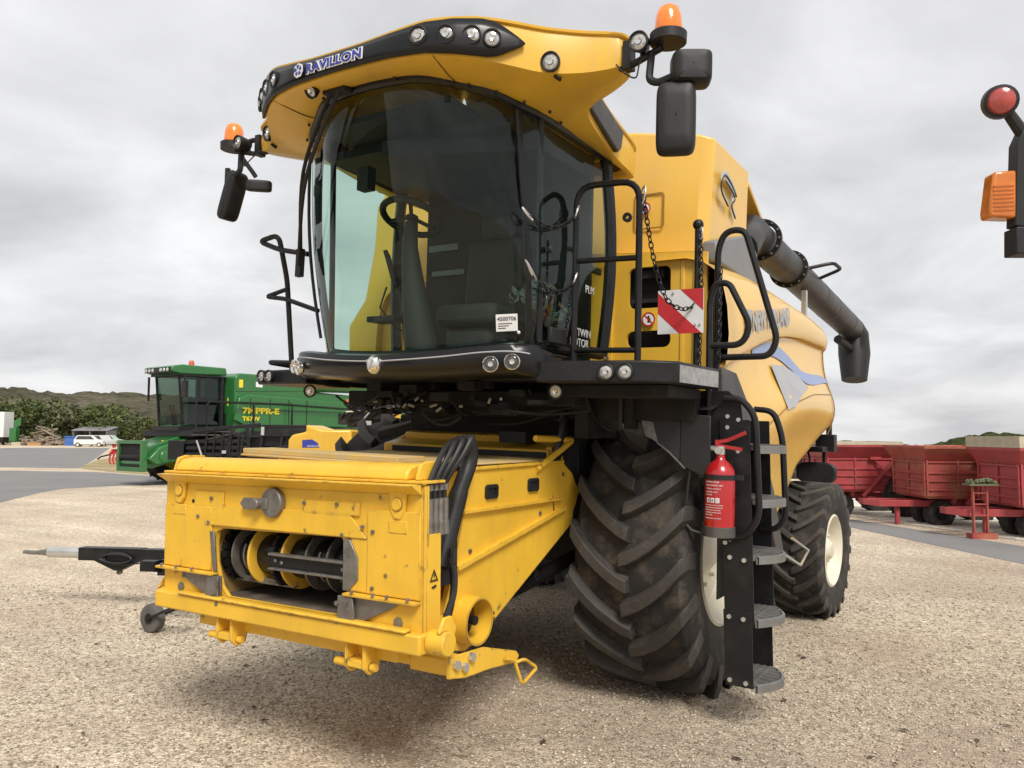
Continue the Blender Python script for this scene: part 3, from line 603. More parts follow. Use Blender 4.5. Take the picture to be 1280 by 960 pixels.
q.prism([P2(-.57, 1.28, -2.80), P2(-.53, 1.28, -2.80), P2(-.50, 1.05, -2.80), P2(-.53, 1.05, -2.80)], (0, .012, 0))
q.build('wear_plate', STEEL, face, bevel=0.004)
q = MB(); q.lathe([(0, .082), (.03, .082), (.036, .075), (.036, 0)], (-.03, -2.785, 1.47), (0, -1, 0), 20); q.prism([P2(-.05, 1.495, -2.83), P2(-.05, 1.435, -2.83), P2(-.24, 1.425, -2.83), P2(-.27, 1.46, -2.83), P2(-.24, 1.492, -2.83)], (0, .012, 0)); q.cyl((-.12, -2.86, 1.462), (-.12, -2.82, 1.462), .03)
q.build('latch', STEEL, face, bevel=0.004)
q = MB(); bolts(q, [(x, -2.795, z) for x, z in ((-.56, 1.47), (-.68, 1.36), (-.58, 1.33), (.45, 1.485), (.21, 1.48), (.63, 1.38), (.49, 1.33), (-.8, 1.0), (.70, 1.36), (.7, 1.08))], (0, -1, 0), .011)
bolts(q, [(x, -2.835, 1.055) for x in (-.96, -.82, -.67, .60, .74, .83, .96)], (0, -.5, 1), .011)
bolts(q, [(-.84, -2.781, .93), (.86, -2.781, .93)], (0, -1, 0), .028, .008)
bolts(q, [(x, -2.826, z) for x, z in ((-.45, .99), (-.49, .93), (-.45, .88), (.49, .99), (.55, .99), (.49, .9))], (0, -1, 0), .013)
q.build('bolt', STEEL, face)
q = MB(); bolts(q, [(x, -2.78, z) for x, z in ((-.7, 1.445), (-.75, 1.445), (.75, 1.44), (.80, 1.44), (.84, 1.385), (.9, 1.385), (-.84, 1.385), (-.9, 1.385))], (0, -1, 0), .012, .003); q.build('bolt_hole', BLACKT, face)
# lower beam and clevises
q = MB(); q.bb(-1.03, 1.03, -2.83, -2.66, .745, .842); q.bb(-.80, .95, -2.845, -2.79, .842, .862); lb = q.build('lower_beam', YF, root, bevel=0.01)
q = MB(); q.bb(-.75, .80, -2.72, -2.5, .655, .742); q.prism([V(-.3, -2.66, .74), V(-.3, -2.5, .58), V(-.3, -2.3, .58), V(-.3, -2.2, .7)], (1.1, 0, 0)); 
for x0, x1 in ((.50, .80), (-.80, -.50)): q.prism([V(x0, -2.42 + .20 * math.cos(a), .79 + .20 * math.sin(a)) for a in np.linspace(math.pi, 2 * math.pi, 14)] + [V(x0, -2.22, .82), V(x0, -2.62, .82)], (x1 - x0, 0, 0))
q.build('skid', YF, lb, bevel=0.01)
q = MB()
for x in (-.43, .58):
    for dx_ in (-.06, .06): q.prism([V(x + dx_, -2.80, .74), V(x + dx_, -2.66, .74), V(x + dx_, -2.70, .60), V(x + dx_, -2.76, .585), V(x + dx_, -2.80, .62)], (.022, 0, 0))
    q.cyl((x - .16, -2.755, .625), (x + .12, -2.755, .625), .02); q.bb(x - .05, x + .06, -2.80, -2.74, .62, .66)
q.build('clevis', YF, lb, bevel=0.004)
q = MB(); q.cyl((1.03, -2.74, .80), (1.14, -2.74, .80), .058); q.cyl((-1.09, -2.74, .80), (-1.03, -2.74, .80), .05)
q.prism([V(1.09, -2.78, .86), V(1.09, -2.74, .92), V(1.09, -2.68, .92), V(1.09, -2.64, .86), V(1.09, -2.66, .80), V(1.09, -2.76, .80)], (.02, 0, 0)); q.prism([V(-1.07, -2.78, .84), V(-1.07, -2.72, .92), V(-1.07, -2.68, .84)], (-.02, 0, 0)); q.build('pivot_pin', YF, lb, bevel=0.006)
q = MB(); q.prism([V(1.06, -2.66, .765), V(1.06, -2.35, .748), V(1.06, -2.04, .66), V(1.06, -2.01, .63), V(1.06, -2.04, .598), V(1.06, -2.30, .625), V(1.06, -2.52, .635), V(1.06, -2.66, .662)], (.018, 0, 0)); q.bb(.8, 1.06, -2.62, -2.5, .66, .74); la = q.build('locking_arm', YF, root, bevel=0.004)
q = MB(); bolts(q, [(1.08, -2.61, .72), (1.08, -2.54, .695), (1.08, -2.48, .73)], (1, 0, 0), .024, .02); q.build('bolt', ZINC, la)
q = MB(); q.tube([(1.09, -2.18, .65), (1.10, -2.10, .632), (1.12, -2.05, .488), (1.12, -1.89, .54), (1.11, -2.01, .615), (1.08, -2.06, .60)], .0095, 8, fl=.03); q.build('pull_handle', YF, la)
# mouth interior, conveyor drum
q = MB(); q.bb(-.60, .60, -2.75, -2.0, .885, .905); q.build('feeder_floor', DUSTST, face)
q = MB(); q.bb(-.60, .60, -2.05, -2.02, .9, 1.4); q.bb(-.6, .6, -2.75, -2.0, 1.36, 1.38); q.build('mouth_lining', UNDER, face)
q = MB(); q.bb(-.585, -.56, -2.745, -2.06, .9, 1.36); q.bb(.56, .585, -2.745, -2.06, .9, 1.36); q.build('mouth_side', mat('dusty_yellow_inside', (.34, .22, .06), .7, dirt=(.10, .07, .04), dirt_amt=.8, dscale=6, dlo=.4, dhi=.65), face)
q = MB(); q.cyl((-.545, -2.56, 1.14), (.545, -2.56, 1.14), .115, 28); dr = q.build('drum', mat('dark_drum', (0.018, 0.017, 0.016), .3, metal=.4), root)
q = MB()
for x in (-.31, -.04): q.lathe([(-.008, .115), (-.008, .17), (-.004, .175), (.004, .175), (.008, .17), (.008, .115)], (x, -2.56, 1.14), (1, 0, 0), 32)
q.build('drum_disc', Y, dr)
q = MB()
for x in (-.53, -.12, .42):
    for k in range(20):
        a = 2 * math.pi * k / 20; q.box((x, -2.56 + .155 * math.cos(a), 1.14 + .155 * math.sin(a)), (.03, .04, .04), Matrix.Rotation(a, 3, 'X'))
    q.lathe([(-.006, .14), (-.006, .16), (.006, .16), (.006, .14)], (x, -2.56, 1.14), (1, 0, 0), 24, None, True)
q.build('feeder_chain', BLK, dr)
q = MB()
for x in (-.46, .14, .30): q.lathe([(-.006, .115), (-.006, .165), (.006, .165), (.006, .115)], (x, -2.56, 1.14), (1, 0, 0), 28, None, True)
for x in (-.41, .20): q.tube([V(x, -2.56 + .118 * math.cos(a), 1.14 + .118 * math.sin(a)) for a in np.linspace(2.6, 4.2, 8)], .008, 6)
q.build('drum_ring', STEEL, dr)
q = MB(); q.box((.20, -2.742, 1.18), (.62, .04, .014)); q.box((.20, -2.742, 1.10), (.62, .04, .012)); bolts(q, [(-.07, -2.735, 1.145), (-.02, -2.735, 1.135), (.44, -2.735, 1.14)], (0, -1, 0), .012); q.box((-.28, -2.62, .985), (.50, .035, .012)); q.box((-.28, -2.615, .995), (.50, .010, .03)); q.build('slat', STEEL, dr, bevel=.003)
q = MB(); q.box((.20, -2.73, 1.14), (.62, .012, .07)); q.build('slat_web', BLK, dr, bevel=.003)
# hoses
q = MB()
for k in range(4):
    x = .985; y0 = -2.705 + .042 * k
    q.tube(catmull([(x, y0, 1.50), (x, y0, 1.60), (x + .02 * k, y0 + .06, 1.70 + .012 * k), (x - .02 + .03 * k, y0 + .17 - .01 * k, 1.79 + .016 * k), (.90 + .012 * k, -2.34, 1.81 - .02 * k), (.86, -2.22, 1.74)], 6), .0145, 8)
hs = q.build('hydraulic_hose', RUB, root)
q = MB()
for k in range(4):
    x = .985; y0 = -2.705 + .042 * k
    q.tube([(x, y0, 1.35), (x, y0, 1.42), (x, y0, 1.421), (x, y0, 1.53)], [.022, .022, .018, .018], 10); q.tube([(x, y0, 1.57), (x, y0, 1.60)], .019, 8)
q.bb(.955, .97, -2.72, -2.55, 1.34, 1.52); q.build('hose_coupler', STEEL, hs)
q = MB(); q.tube(catmull([(.86, -2.33, 1.79), (.87, -2.22, 1.80), (.86, -2.19, 1.70), (.85, -2.28, 1.52), (.84, -2.36, 1.30), (.83, -2.42, 1.15)], 6), [.042] * 6 + [.045] * 12 + [.052] * 13, 12)
q.bb(.66, .86, -2.56, -2.30, 1.05, 1.50); q.build('hose_sleeve', RUB, hs, smooth=60)
q = MB(); q.tube(catmull([(.91, -2.43, 1.20), (.93, -2.42, 1.12), (.94, -2.44, 1.02), (.95, -2.50, .94), (.95, -2.54, .88), (.93, -2.50, .87), (.92, -2.44, .94), (.91, -2.40, 1.05), (.90, -2.40, 1.15)], 5), .017, 8); q.tube([(.92, -2.42, 1.17), (.92, -2.42, 1.25)], .022, 8); q.build('hose_loop', RUB, hs)
q = MB(); q.tube([(.92, -2.5, .87), (.90, -2.42, .86)], .022, 8); q.tube([(.9, -2.45, .86), (.9, -2.45, .92)], .016, 8); q.build('hose_fitting', ZINC, hs)
def warn_tri(name, c, xd, yd, s, parent, m=BLACKT):
    c = Vector(c); xd = Vector(xd).normalized(); yd = Vector(yd).normalized(); q = MB()
    tri = lambda k: [c + xd * (-.5 * k) + yd * (-.35 * k), c + xd * (.5 * k) + yd * (-.35 * k), c + yd * (.55 * k)]
    n = xd.cross(yd) * .002
    q.plate([p for p in tri(s)], [tri(s * .68)], n); q.prism([c + xd * (-.03 * s) + yd * (.2 * s), c + xd * (.07 * s) + yd * (.2 * s), c + xd * (.03 * s) - yd * (.2 * s)], n)
    q.prism([c + xd * (-.3 * s) - yd * (.75 * s), c + xd * (.25 * s) - yd * (.62 * s), c + xd * (.3 * s) - yd * (.78 * s), c - xd * .1 * s - yd * (.9 * s)], n)
    return q.build(name, m, parent, smooth=0)
warn_tri('warning_mark', (1.013, -2.70, 1.155), (0, 1, 0), (0, 0, 1), .065, face)
warn_tri('warning_mark', (.802, -1.35, .98), (0, 1, .4), (0, -.4, 1), .06, fh); warn_tri('warning_mark', (.802, -1.86, .82), (0, 1, .5), (0, -.5, 1), .06, fh)

lb.location.z = .055
for o in (face, lb, la, dr, hs):                                   # the header frame floats: it hangs level while the machine leans
    pv = V(0, -2.7, 1.2); o.matrix_local = Matrix.Translation(pv) @ Matrix.Rotation(-TILT, 4, 'Y') @ Matrix.Translation(-pv) @ Matrix.Translation(o.location)
# --- cab: glass arcs given for the right half (image right), mirrored for the other half
TOPH = [(0, -2.25, 4.0), (.2, -2.235, 4.0), (.4, -2.18, 4.0), (.6, -2.05, 3.97), (.76, -1.94, 3.92), (.85, -1.80, 3.88), (.90, -1.60, 3.87), (.915, -1.35, 3.865), (.93, -1.1, 3.86), (.95, -.78, 3.85)]
BOTH_ = [(0, -1.90, 2.335), (.2, -1.89, 2.34), (.4, -1.86, 2.35), (.6, -1.80, 2.37), (.76, -1.72, 2.39), (.86, -1.60, 2.41), (.90, -1.45, 2.42), (.92, -1.25, 2.425), (.935, -1.05, 2.43), (.95, -.78, 2.43)]
def mir(P): return [V(-x, y, z) for x, y, z in P[::-1]] + [V(*p) for p in P[1:]]
tp, bt = catmull(mir(TOPH), 3), catmull(mir(BOTH_), 3)
NP = len(tp); iR = (9 + 5) * 3; iL = (9 - 5) * 3           # pillar indices
def glass_rows(a, b, ins=0.0, n=10):
    rows = []
    for j in range(n + 1):
        t = j / n; row = []
        for i in range(a, b + 1):
            p = bt[i].lerp(tp[i], t); c = V(0, -1.1, p.z); d = (p - c); d.z = 0; row.append(p + d.normalized() * (0.05 * math.sin(t * math.pi) - ins))
        rows.append(row)
    return rows
ws = MB().grid(glass_rows(iL, iR)).build('windshield', GLASS, root, smooth=80)
dg_ = MB().grid(glass_rows(iR, NP - 1)).build('door_glass', GLASSD, root, smooth=80)
MB().grid(glass_rows(0, iL)).build('side_window', GLASS, root, smooth=80)
q = MB()
for i, r in ((iR, .022), (iL, .03)): q.tube([p[0] for p in glass_rows(i, i, .01)], r, 8)
for i in (0, NP - 1): q.tube([p[0] + V(0, .03, 0) for p in glass_rows(i, i, .005)], .045, 8)
q.tube([p + V(0, 0, .0) for p in bt], .03, 8); q.tube([p + V(0, 0, 0.005) for p in tp], .032, 8)
q.build('cab_frame', BLKG, root, whole=True)
q = MB()
for sx in (-1, 1): q.tube([V(sx * .90, -1.55, 2.45), V(sx * .90, -1.6, 3.86)], .02, 8)
q.grid([[p + (V(0, -1.1, p.z) - p) * .02 + V(0, 0, k) for p in bt[iL:]] for k in (0.0, .055)]); q.build('glass_border', BLKG, root, solid=.004)
# door details
q = MB(); q.box((.965, -.93, 3.01), (.03, .17, .045)); q.cyl((.96, -1.56, 3.03), (.985, -1.56, 3.03), .022); q.box((.955, -1.42, 2.50), (.03, .2, .1)); q.build('door_handle', BLKM, dg_, bevel=.006)
text('lettering', 'PLM', WHITE, dg_, (.985, -1.10, 2.83), (0, 1, 0), (0, 0, 1), .075); text('lettering', 'TWIN', WHITE, dg_, (.972, -1.18, 2.53), (0, 1, 0), (0, 0, 1), .075); text('lettering', 'ROTOR', WHITE, dg_, (.972, -1.28, 2.46), (0, 1, 0), (0, 0, 1), .078)
# stock number sticker on the windshield
def gpt(i, t, off=.006):
    p = bt[i].lerp(tp[i], t); c = V(0, -1.1, p.z); d = (p - c); d.z = 0; return p + d.normalized() * (0.05 * math.sin(t * math.pi) + off)
pA, pB = gpt(iR - 4, .075), gpt(iR - 1, .075); xd = (pB - pA).normalized(); ydv = (gpt(iR - 4, .15) - pA).normalized(); nn = xd.cross(ydv)
c0 = pA + V(0, 0, 0) + nn * .01; q = MB(); q.prism([c0, c0 + xd * .135, c0 + xd * .135 + ydv * .105, c0 + ydv * .105], nn * .002); st = q.build('stock_sticker', WHITE, ws, smooth=0)
text('lettering', '4500706', BLACKT, st, c0 + xd * .008 + ydv * .066 + nn * .004, xd, ydv, .034)
q = MB()
for k in range(3): q.prism([c0 + nn * .003 + xd * .012 + ydv * (.045 - .014 * k), c0 + nn * .003 + xd * (.10 - .02 * k) + ydv * (.045 - .014 * k), c0 + nn * .003 + xd * (.10 - .02 * k) + ydv * (.05 - .014 * k), c0 + nn * .003 + xd * .012 + ydv * (.05 - .014 * k)], nn * .001)
q.build('print_line', GREYD, st, smooth=0, whole=True)
q = MB(); q.sph(c0 + xd * .14 - ydv * .012, .012, 8); q.build('sticker_dot', WHITE, ws)
# wipers
q = MB()
q.tube(catmull([(-.20, -2.33, 3.98), (-.54, -2.22, 3.56), (-.885, -1.90, 3.10)], 6), .013, 7)
q.tube(catmull([(-.12, -2.34, 3.98), (-.48, -2.25, 3.50), (-.87, -1.93, 3.02)], 6), .013, 7)
wg = lambda t: gpt_(iL + 1, t, .035)
def gpt_(i, t, off):
    p = bt[i].lerp(tp[i], t); c = V(0, -1.1, p.z); d = (p - c); d.z = 0; return p + d.normalized() * (0.05 * math.sin(t * math.pi) + off)
q.tube([wg(t) for t in np.linspace(.08, .97, 10)], .012, 6)
q.box((-.16, -2.31, 4.0), (.18, .08, .06)); q.bar((-.885, -1.90, 3.14), (-.88, -1.91, 2.94), .04, .05); q.build('wiper', BLKM, root, whole=True)
# interior
q = MB(); q.bb(-.86, .86, -1.75, -.78, 2.33, 2.37); q.bb(-.62, .86, -.80, -.76, 2.37, 3.88); ci = q.build('cab_interior', INT, root)
q = MB(); q.bb(-.80, .86, -1.75, -.78, 3.80, 3.86); q.bb(-.55, .55, -2.1, -1.75, 3.86, 3.9); q.prism([V(-.15, -1.9, 3.80), V(.86, -1.5, 3.80), V(.86, -.8, 3.80), V(-.5, -.8, 3.80)], (0, 0, -.10)); q.box((-.42, -1.75, 3.62), (.1, .08, .16)); q.build('roof_lining', INT, ci)
q = MB(); q.tube([(-.06, -1.50, 2.36), (-.07, -1.60, 2.75), (-.08, -1.66, 3.12), (-.09, -1.64, 3.30)], [.12, .09, .055, .045], 14); q.build('steering_column', mat('column_plastic', (.026, .028, .027), .6), ci, smooth=60)
q = MB(); o_ = V(-.10, -1.63, 3.34); xx, yy, dd = basis((.0, .42, 1)); ring = [o_ + (xx * math.cos(a) + yy * math.sin(a)) * .205 for a in np.linspace(0, 2 * math.pi, 28, endpoint=False)]; q.tube(ring, .024, 8, closed=True)
for a in (.6, 2.6, 4.7): q.tube([o_, o_ + (xx * math.cos(a) + yy * math.sin(a)) * .2], .014, 6)
q.sph(o_, .05, 10, sz=.5); q.build('steering_wheel', INT, ci)
q = MB(); q.box((-.38, -1.5, 3.02), (.03, .20, .26), Matrix.Rotation(.6, 3, 'Z') @ Matrix.Rotation(-.3, 3, 'Y')); q.box((-.30, -1.45, 2.98), (.1, .12, .16)); q.tube([(-.36, -1.45, 2.95), (-.30, -1.45, 2.75), (-.28, -1.4, 2.4)], .022, 8); q.box((-.4, -1.5, 2.66), (.26, .16, .04)); q.tube([(-.42, -1.5, 2.9), (-.46, -1.52, 2.75), (-.36, -1.45, 2.6), (-.3, -1.4, 2.58)], .008, 6); q.build('monitor', INT, ci, bevel=.006)
q = MB(); q.box((.12, -1.05, 2.70), (.52, .5, .16)); q.box((.12, -.88, 3.02), (.5, .14, .60), Matrix.Rotation(-.1, 3, 'X')); q.box((.12, -.86, 3.42), (.3, .1, .18)); q.box((.12, -1.05, 2.50), (.4, .4, .24)); q.build('seat', mat('seat_cloth', (.045, .046, .047), .8, var=.2), ci, bevel=.05, whole=True)
q = MB(); q.bb(-.59, -.30, -.815, -.80, 3.30, 3.35); q.bb(-.55, -.23, -.815, -.80, 3.10, 3.14); q.build('rear_shelf', mat('light_grey_trim', (.22, .23, .225), .6), ci)
q = MB(); q.box((.66, -1.1, 2.66), (.18, .6, .1)); q.tube(catmull([(.70, -1.35, 2.62), (.70, -1.32, 2.86), (.70, -1.25, 2.92), (.70, -1.15, 2.8), (.70, -1.12, 2.62)], 4), .015, 6); q.tube([(.74, -1.2, 2.6), (.74, -1.2, 2.95)], .012, 6); q.sph((.74, -1.2, 2.97), .022, 8); q.build('control_lever', INT, ci)
# plastic bag over the levers
rows = []
for i in range(9):
    t = i / 8; rows.append([V(.70 + .14 * math.sin(a) * (.5 + .6 * math.sin(t * 2.6)) * (1 + .2 * math.sin(5 * a + t * 7)), -1.22 + .28 * math.cos(a) * (.45 + .65 * math.sin(t * 2.6)) * (1 + .15 * math.sin(4 * a + t * 5)), 2.55 + .32 * t + .02 * math.sin(7 * a)) for a in np.linspace(0, 2 * math.pi, 20, endpoint=False)])
MB().grid(rows, True).build('plastic_bag', BAG, ci, smooth=20)

# --- roof
OUT = [(0, -2.475), (.2, -2.47), (.4, -2.455), (.6, -2.41), (.75, -2.34), (.88, -2.255), (1.0, -2.14), (1.15, -1.98), (1.32, -1.86), (1.46, -1.79), (1.52, -1.75), (1.53, -1.68), (1.49, -1.58), (1.36, -1.50), (1.20, -1.45), (1.12, -1.38), (1.09, -1.2), (1.07, -1.0), (1.05, -.75), (1.02, -.45), (.95, -.35), (.6, -.33), (0, -.33)]
BOTZ = [4.0, 4.0, 4.0, 4.0, 3.99, 3.98, 3.965, 3.95, 3.96, 3.98, 4.0, 4.0, 4.0, 3.98, 3.95, 3.92, 3.88, 3.85, 3.82, 3.81, 3.81, 3.81, 3.81]
TOPZ = [4.115, 4.12, 4.14, 4.175, 4.19, 4.195, 4.195, 4.19, 4.18, 4.17, 4.16, 4.15, 4.15, 4.15, 4.15, 4.15, 4.12, 4.08, 4.05, 4.02, 4.0, 4.0, 4.0]
INN = [(0, -2.27, 4.01), (.2, -2.255, 4.01), (.4, -2.20, 4.01), (.55, -2.10, 3.985), (.66, -2.02, 3.96), (.74, -1.96, 3.94), (.80, -1.90, 3.92), (.85, -1.82, 3.90), (.89, -1.72, 3.89), (.90, -1.64, 3.885), (.905, -1.6, 3.88), (.908, -1.55, 3.88), (.91, -1.5, 3.88), (.912, -1.45, 3.88), (.915, -1.4, 3.875), (.92, -1.3, 3.87), (.925, -1.2, 3.865), (.935, -1.0, 3.86), (.945, -.75, 3.85), (.95, -.55, 3.85), (.9, -.45, 3.85), (.55, -.43, 3.85), (0, -.43, 3.85)]
def full(P, n=3):
    P = [V(*p) for p in P]; L_ = [V(-p.x, p.y, p.z) for p in P[1:-1]][::-1]
    half = P; return catmull(half + L_, n, closed=True)
lo = full([(x, y, z) for (x, y), z in zip(OUT, BOTZ)]); hi = full([(x, y, z) for (x, y), z in zip(OUT, TOPZ)]); inn = full(INN)
def ins(P, k, dz): return [V(p.x * k, (p.y + 1.2) * k - 1.2, p.z + dz) for p in P]
q = MB(); mid = [a.lerp(b, .35) for a, b in zip(inn, lo)]; mid = [p + V(0, 0, -.012) for p in mid]
q.grid([inn, mid, [p - V(0, 0, .006) for p in ins(lo, .985, 0)], lo, [a.lerp(b, .5) + (a - V(0, -1.2, a.z)).normalized() * .012 for a, b in zip(lo, hi)], hi], True)
rf = q.build('cab_roof', Y, root, smooth=50)
q = MB(); q.grid([ins(hi, .995, .0), ins(hi, 1.012, .006), ins(hi, 1.014, .02), ins(hi, .99, .038), ins(hi, .9, .06), ins(hi, .7, .085), ins(hi, .4, .1), ins(hi, .02, .105)], True); q.build('roof_cap', Y, rf, smooth=60)
q = MB(); sof = [inn, mid, lo]; nS = len(inn)
for k in (10, nS - 10): q.tube([catmull([inn[k], mid[k] - V(0, 0, .003), lo[k] - V(0, 0, .002)], 6)[j] for j in range(13)], .0035, 5)
q.build('panel_seam', mat('roof_seam', (.12, .07, .02), .7), rf)
q = MB()
for k in (4, 12, 17, 22, 30, 40, nS - 5, nS - 12, nS - 18): q.sph(inn[k].lerp(mid[k], .35) - V(0, .006, .012), .011, 8)
q.build('screw', BLACKT, rf)
# black lamp band
def band_pt(u, t, off=.018):                                      # u: index along the half outline, signed
    i = abs(u); a = min(int(i), len(OUT) - 2); fr_ = i - a
    po = V(OUT[a][0], OUT[a][1], 0).lerp(V(OUT[a + 1][0], OUT[a + 1][1], 0), fr_); z0 = BOTZ[a] * (1 - fr_) + BOTZ[a + 1] * fr_; z1 = TOPZ[a] * (1 - fr_) + TOPZ[a + 1] * fr_
    n = (po - V(0, -1.2, 0)).normalized(); s = -1 if u < 0 else 1
    p = V(po.x, po.y, z0 + (z1 - z0) * t) + n * (off + .012 * math.sin(math.pi * t)); return V(p.x * s, p.y, p.z)
US = np.linspace(-6.38, 6.38, 70); rows = []
for k in range(5):
    row = []
    for u in US:
        taper = 1.0 if abs(u) < 5.0 else max(.02, 1 - ((abs(u) - 5.0) / 1.4) ** 2)
        c = .53; hgt = .49 * taper; row.append(band_pt(u, c - hgt + 2 * hgt * k / 4))
    rows.append(row)
bnd = MB().grid(rows).build('lamp_band', BLKG, rf, smooth=60, solid=.02)
def lamp(name, p, d, r, parent, m=LENS, deep=.05, ring=BLKM):
    p = Vector(p); d = Vector(d).normalized(); q = MB(); q.lathe([(-deep, r * .7), (-.01, r * 1.12), (.012, r * 1.15), (.016, r * 1.05), (.008, r * .95), (-.03, r * .4)], p, d, 24); o = q.build(name, ring, parent)
    q = MB(); q.lathe([(0.0, r * .98), (.006, r * .8), (.010, r * .4), (.011, 0)], p, d, 24); q.build('lens', m, o); 
    q = MB(); q.lathe([(.010, r * .42), (.016, r * .36), (.012, r * .1), (.012, 0)], p, d, 16); q.build('bulb', CHROME, o); return o
for s in (-1, 1):
    for x, y, z in ((.45, -2.452, 4.09), (.59, -2.425, 4.10), (.735, -2.36, 4.10), (.86, -2.285, 4.098)):
        if x == .45: continue
        lamp('roof_lamp', (s * x, y - .022, z), (s * x * .55, -1, -.12), .048, rf)
lamp('roof_lamp', (.955, -2.245, 4.085), (.7, -1, -.12), .046, rf); lamp('roof_lamp', (-.955, -2.245, 4.085), (-.7, -1, -.12), .046, rf)
for s in (-1, 1):
    o = lamp('work_lamp', (s * 1.185, -1.985, 4.005), (s * .25, -1, -.15), .05, rf, deep=.09); q = MB(); q.tube([(s * 1.19, -1.90, 4.08), (s * 1.19, -1.87, 4.02), (s * 1.2, -1.90, 3.93), (s * 1.19, -1.94, 3.94)], .012, 6); q.box((s * 1.2, -1.87, 4.08), (.06, .06, .05)); q.build('lamp_bracket', BLKM, o)
lamp('work_lamp', (-.30, -2.40, 3.985), (-.1, -.8, -.6), .042, rf)
# lettering on the band
def bandtext(body, m, u0, size, off, ext, cofs, name='lettering'):
    Ls = [0]; uu = np.linspace(u0, 3, 80); pts = [band_pt(u, .33, .04) for u in uu]
    for i in range(1, 80): Ls.append(Ls[-1] + (pts[i] - pts[i - 1]).length)
    def bend(p):
        u = float(np.interp(p.x, Ls, uu)); t = .30 + p.y / .15; q0 = band_pt(u, t, .034 + off + p.z); return q0
    return text(name, body, m, bnd, (0, 0, 0), (1, 0, 0), (0, 0, 1), size, ext, cofs, bend=bend)
bandtext('RAVILLON', WHITE, -1.12, .098, 0.0, .001, .011); bandtext('RAVILLON', BLUE, -1.12, .098, .004, .001, .0025)
q = MB(); c = band_pt(-1.36, .50, .05); xa = (band_pt(-1.2, .5, .05) - band_pt(-1.5, .5, .05)).normalized(); za = V(0, 0, 1); nn = xa.cross(za)
q.prism([c + xa * a + za * b for a, b in ((-.04, -.025), (-.015, -.045), (.025, -.04), (.042, -.01), (.036, .03), (.0, .045), (-.036, .027))], -nn * .004); q.build('dealer_mark', WHITE, bnd)
q = MB()
for k in range(5):
    a0 = k * 1.25; q.prism([c + nn * .001 + (xa * math.cos(a) + za * math.sin(a)) * r for a, r in ((a0, .033), (a0 + .7, .035), (a0 + .9, .015), (a0 + .2, .013))], -nn * .003 if False else nn * .003)
q.build('dealer_mark', BLUE, bnd)
# side intake panel under roof edge
for s in (-1, 1):
    q = MB(); q.prism([V(s * 1.09, -1.43, 4.10), V(s * 1.10, -1.36, 3.96), V(s * 1.06, -.86, 3.84), V(s * 1.05, -.80, 3.88), V(s * 1.07, -.80, 4.0), V(s * 1.10, -1.36, 4.13)], (s * .04, 0, .0)); q.build('air_intake_panel', GREYD, rf, bevel=.012)

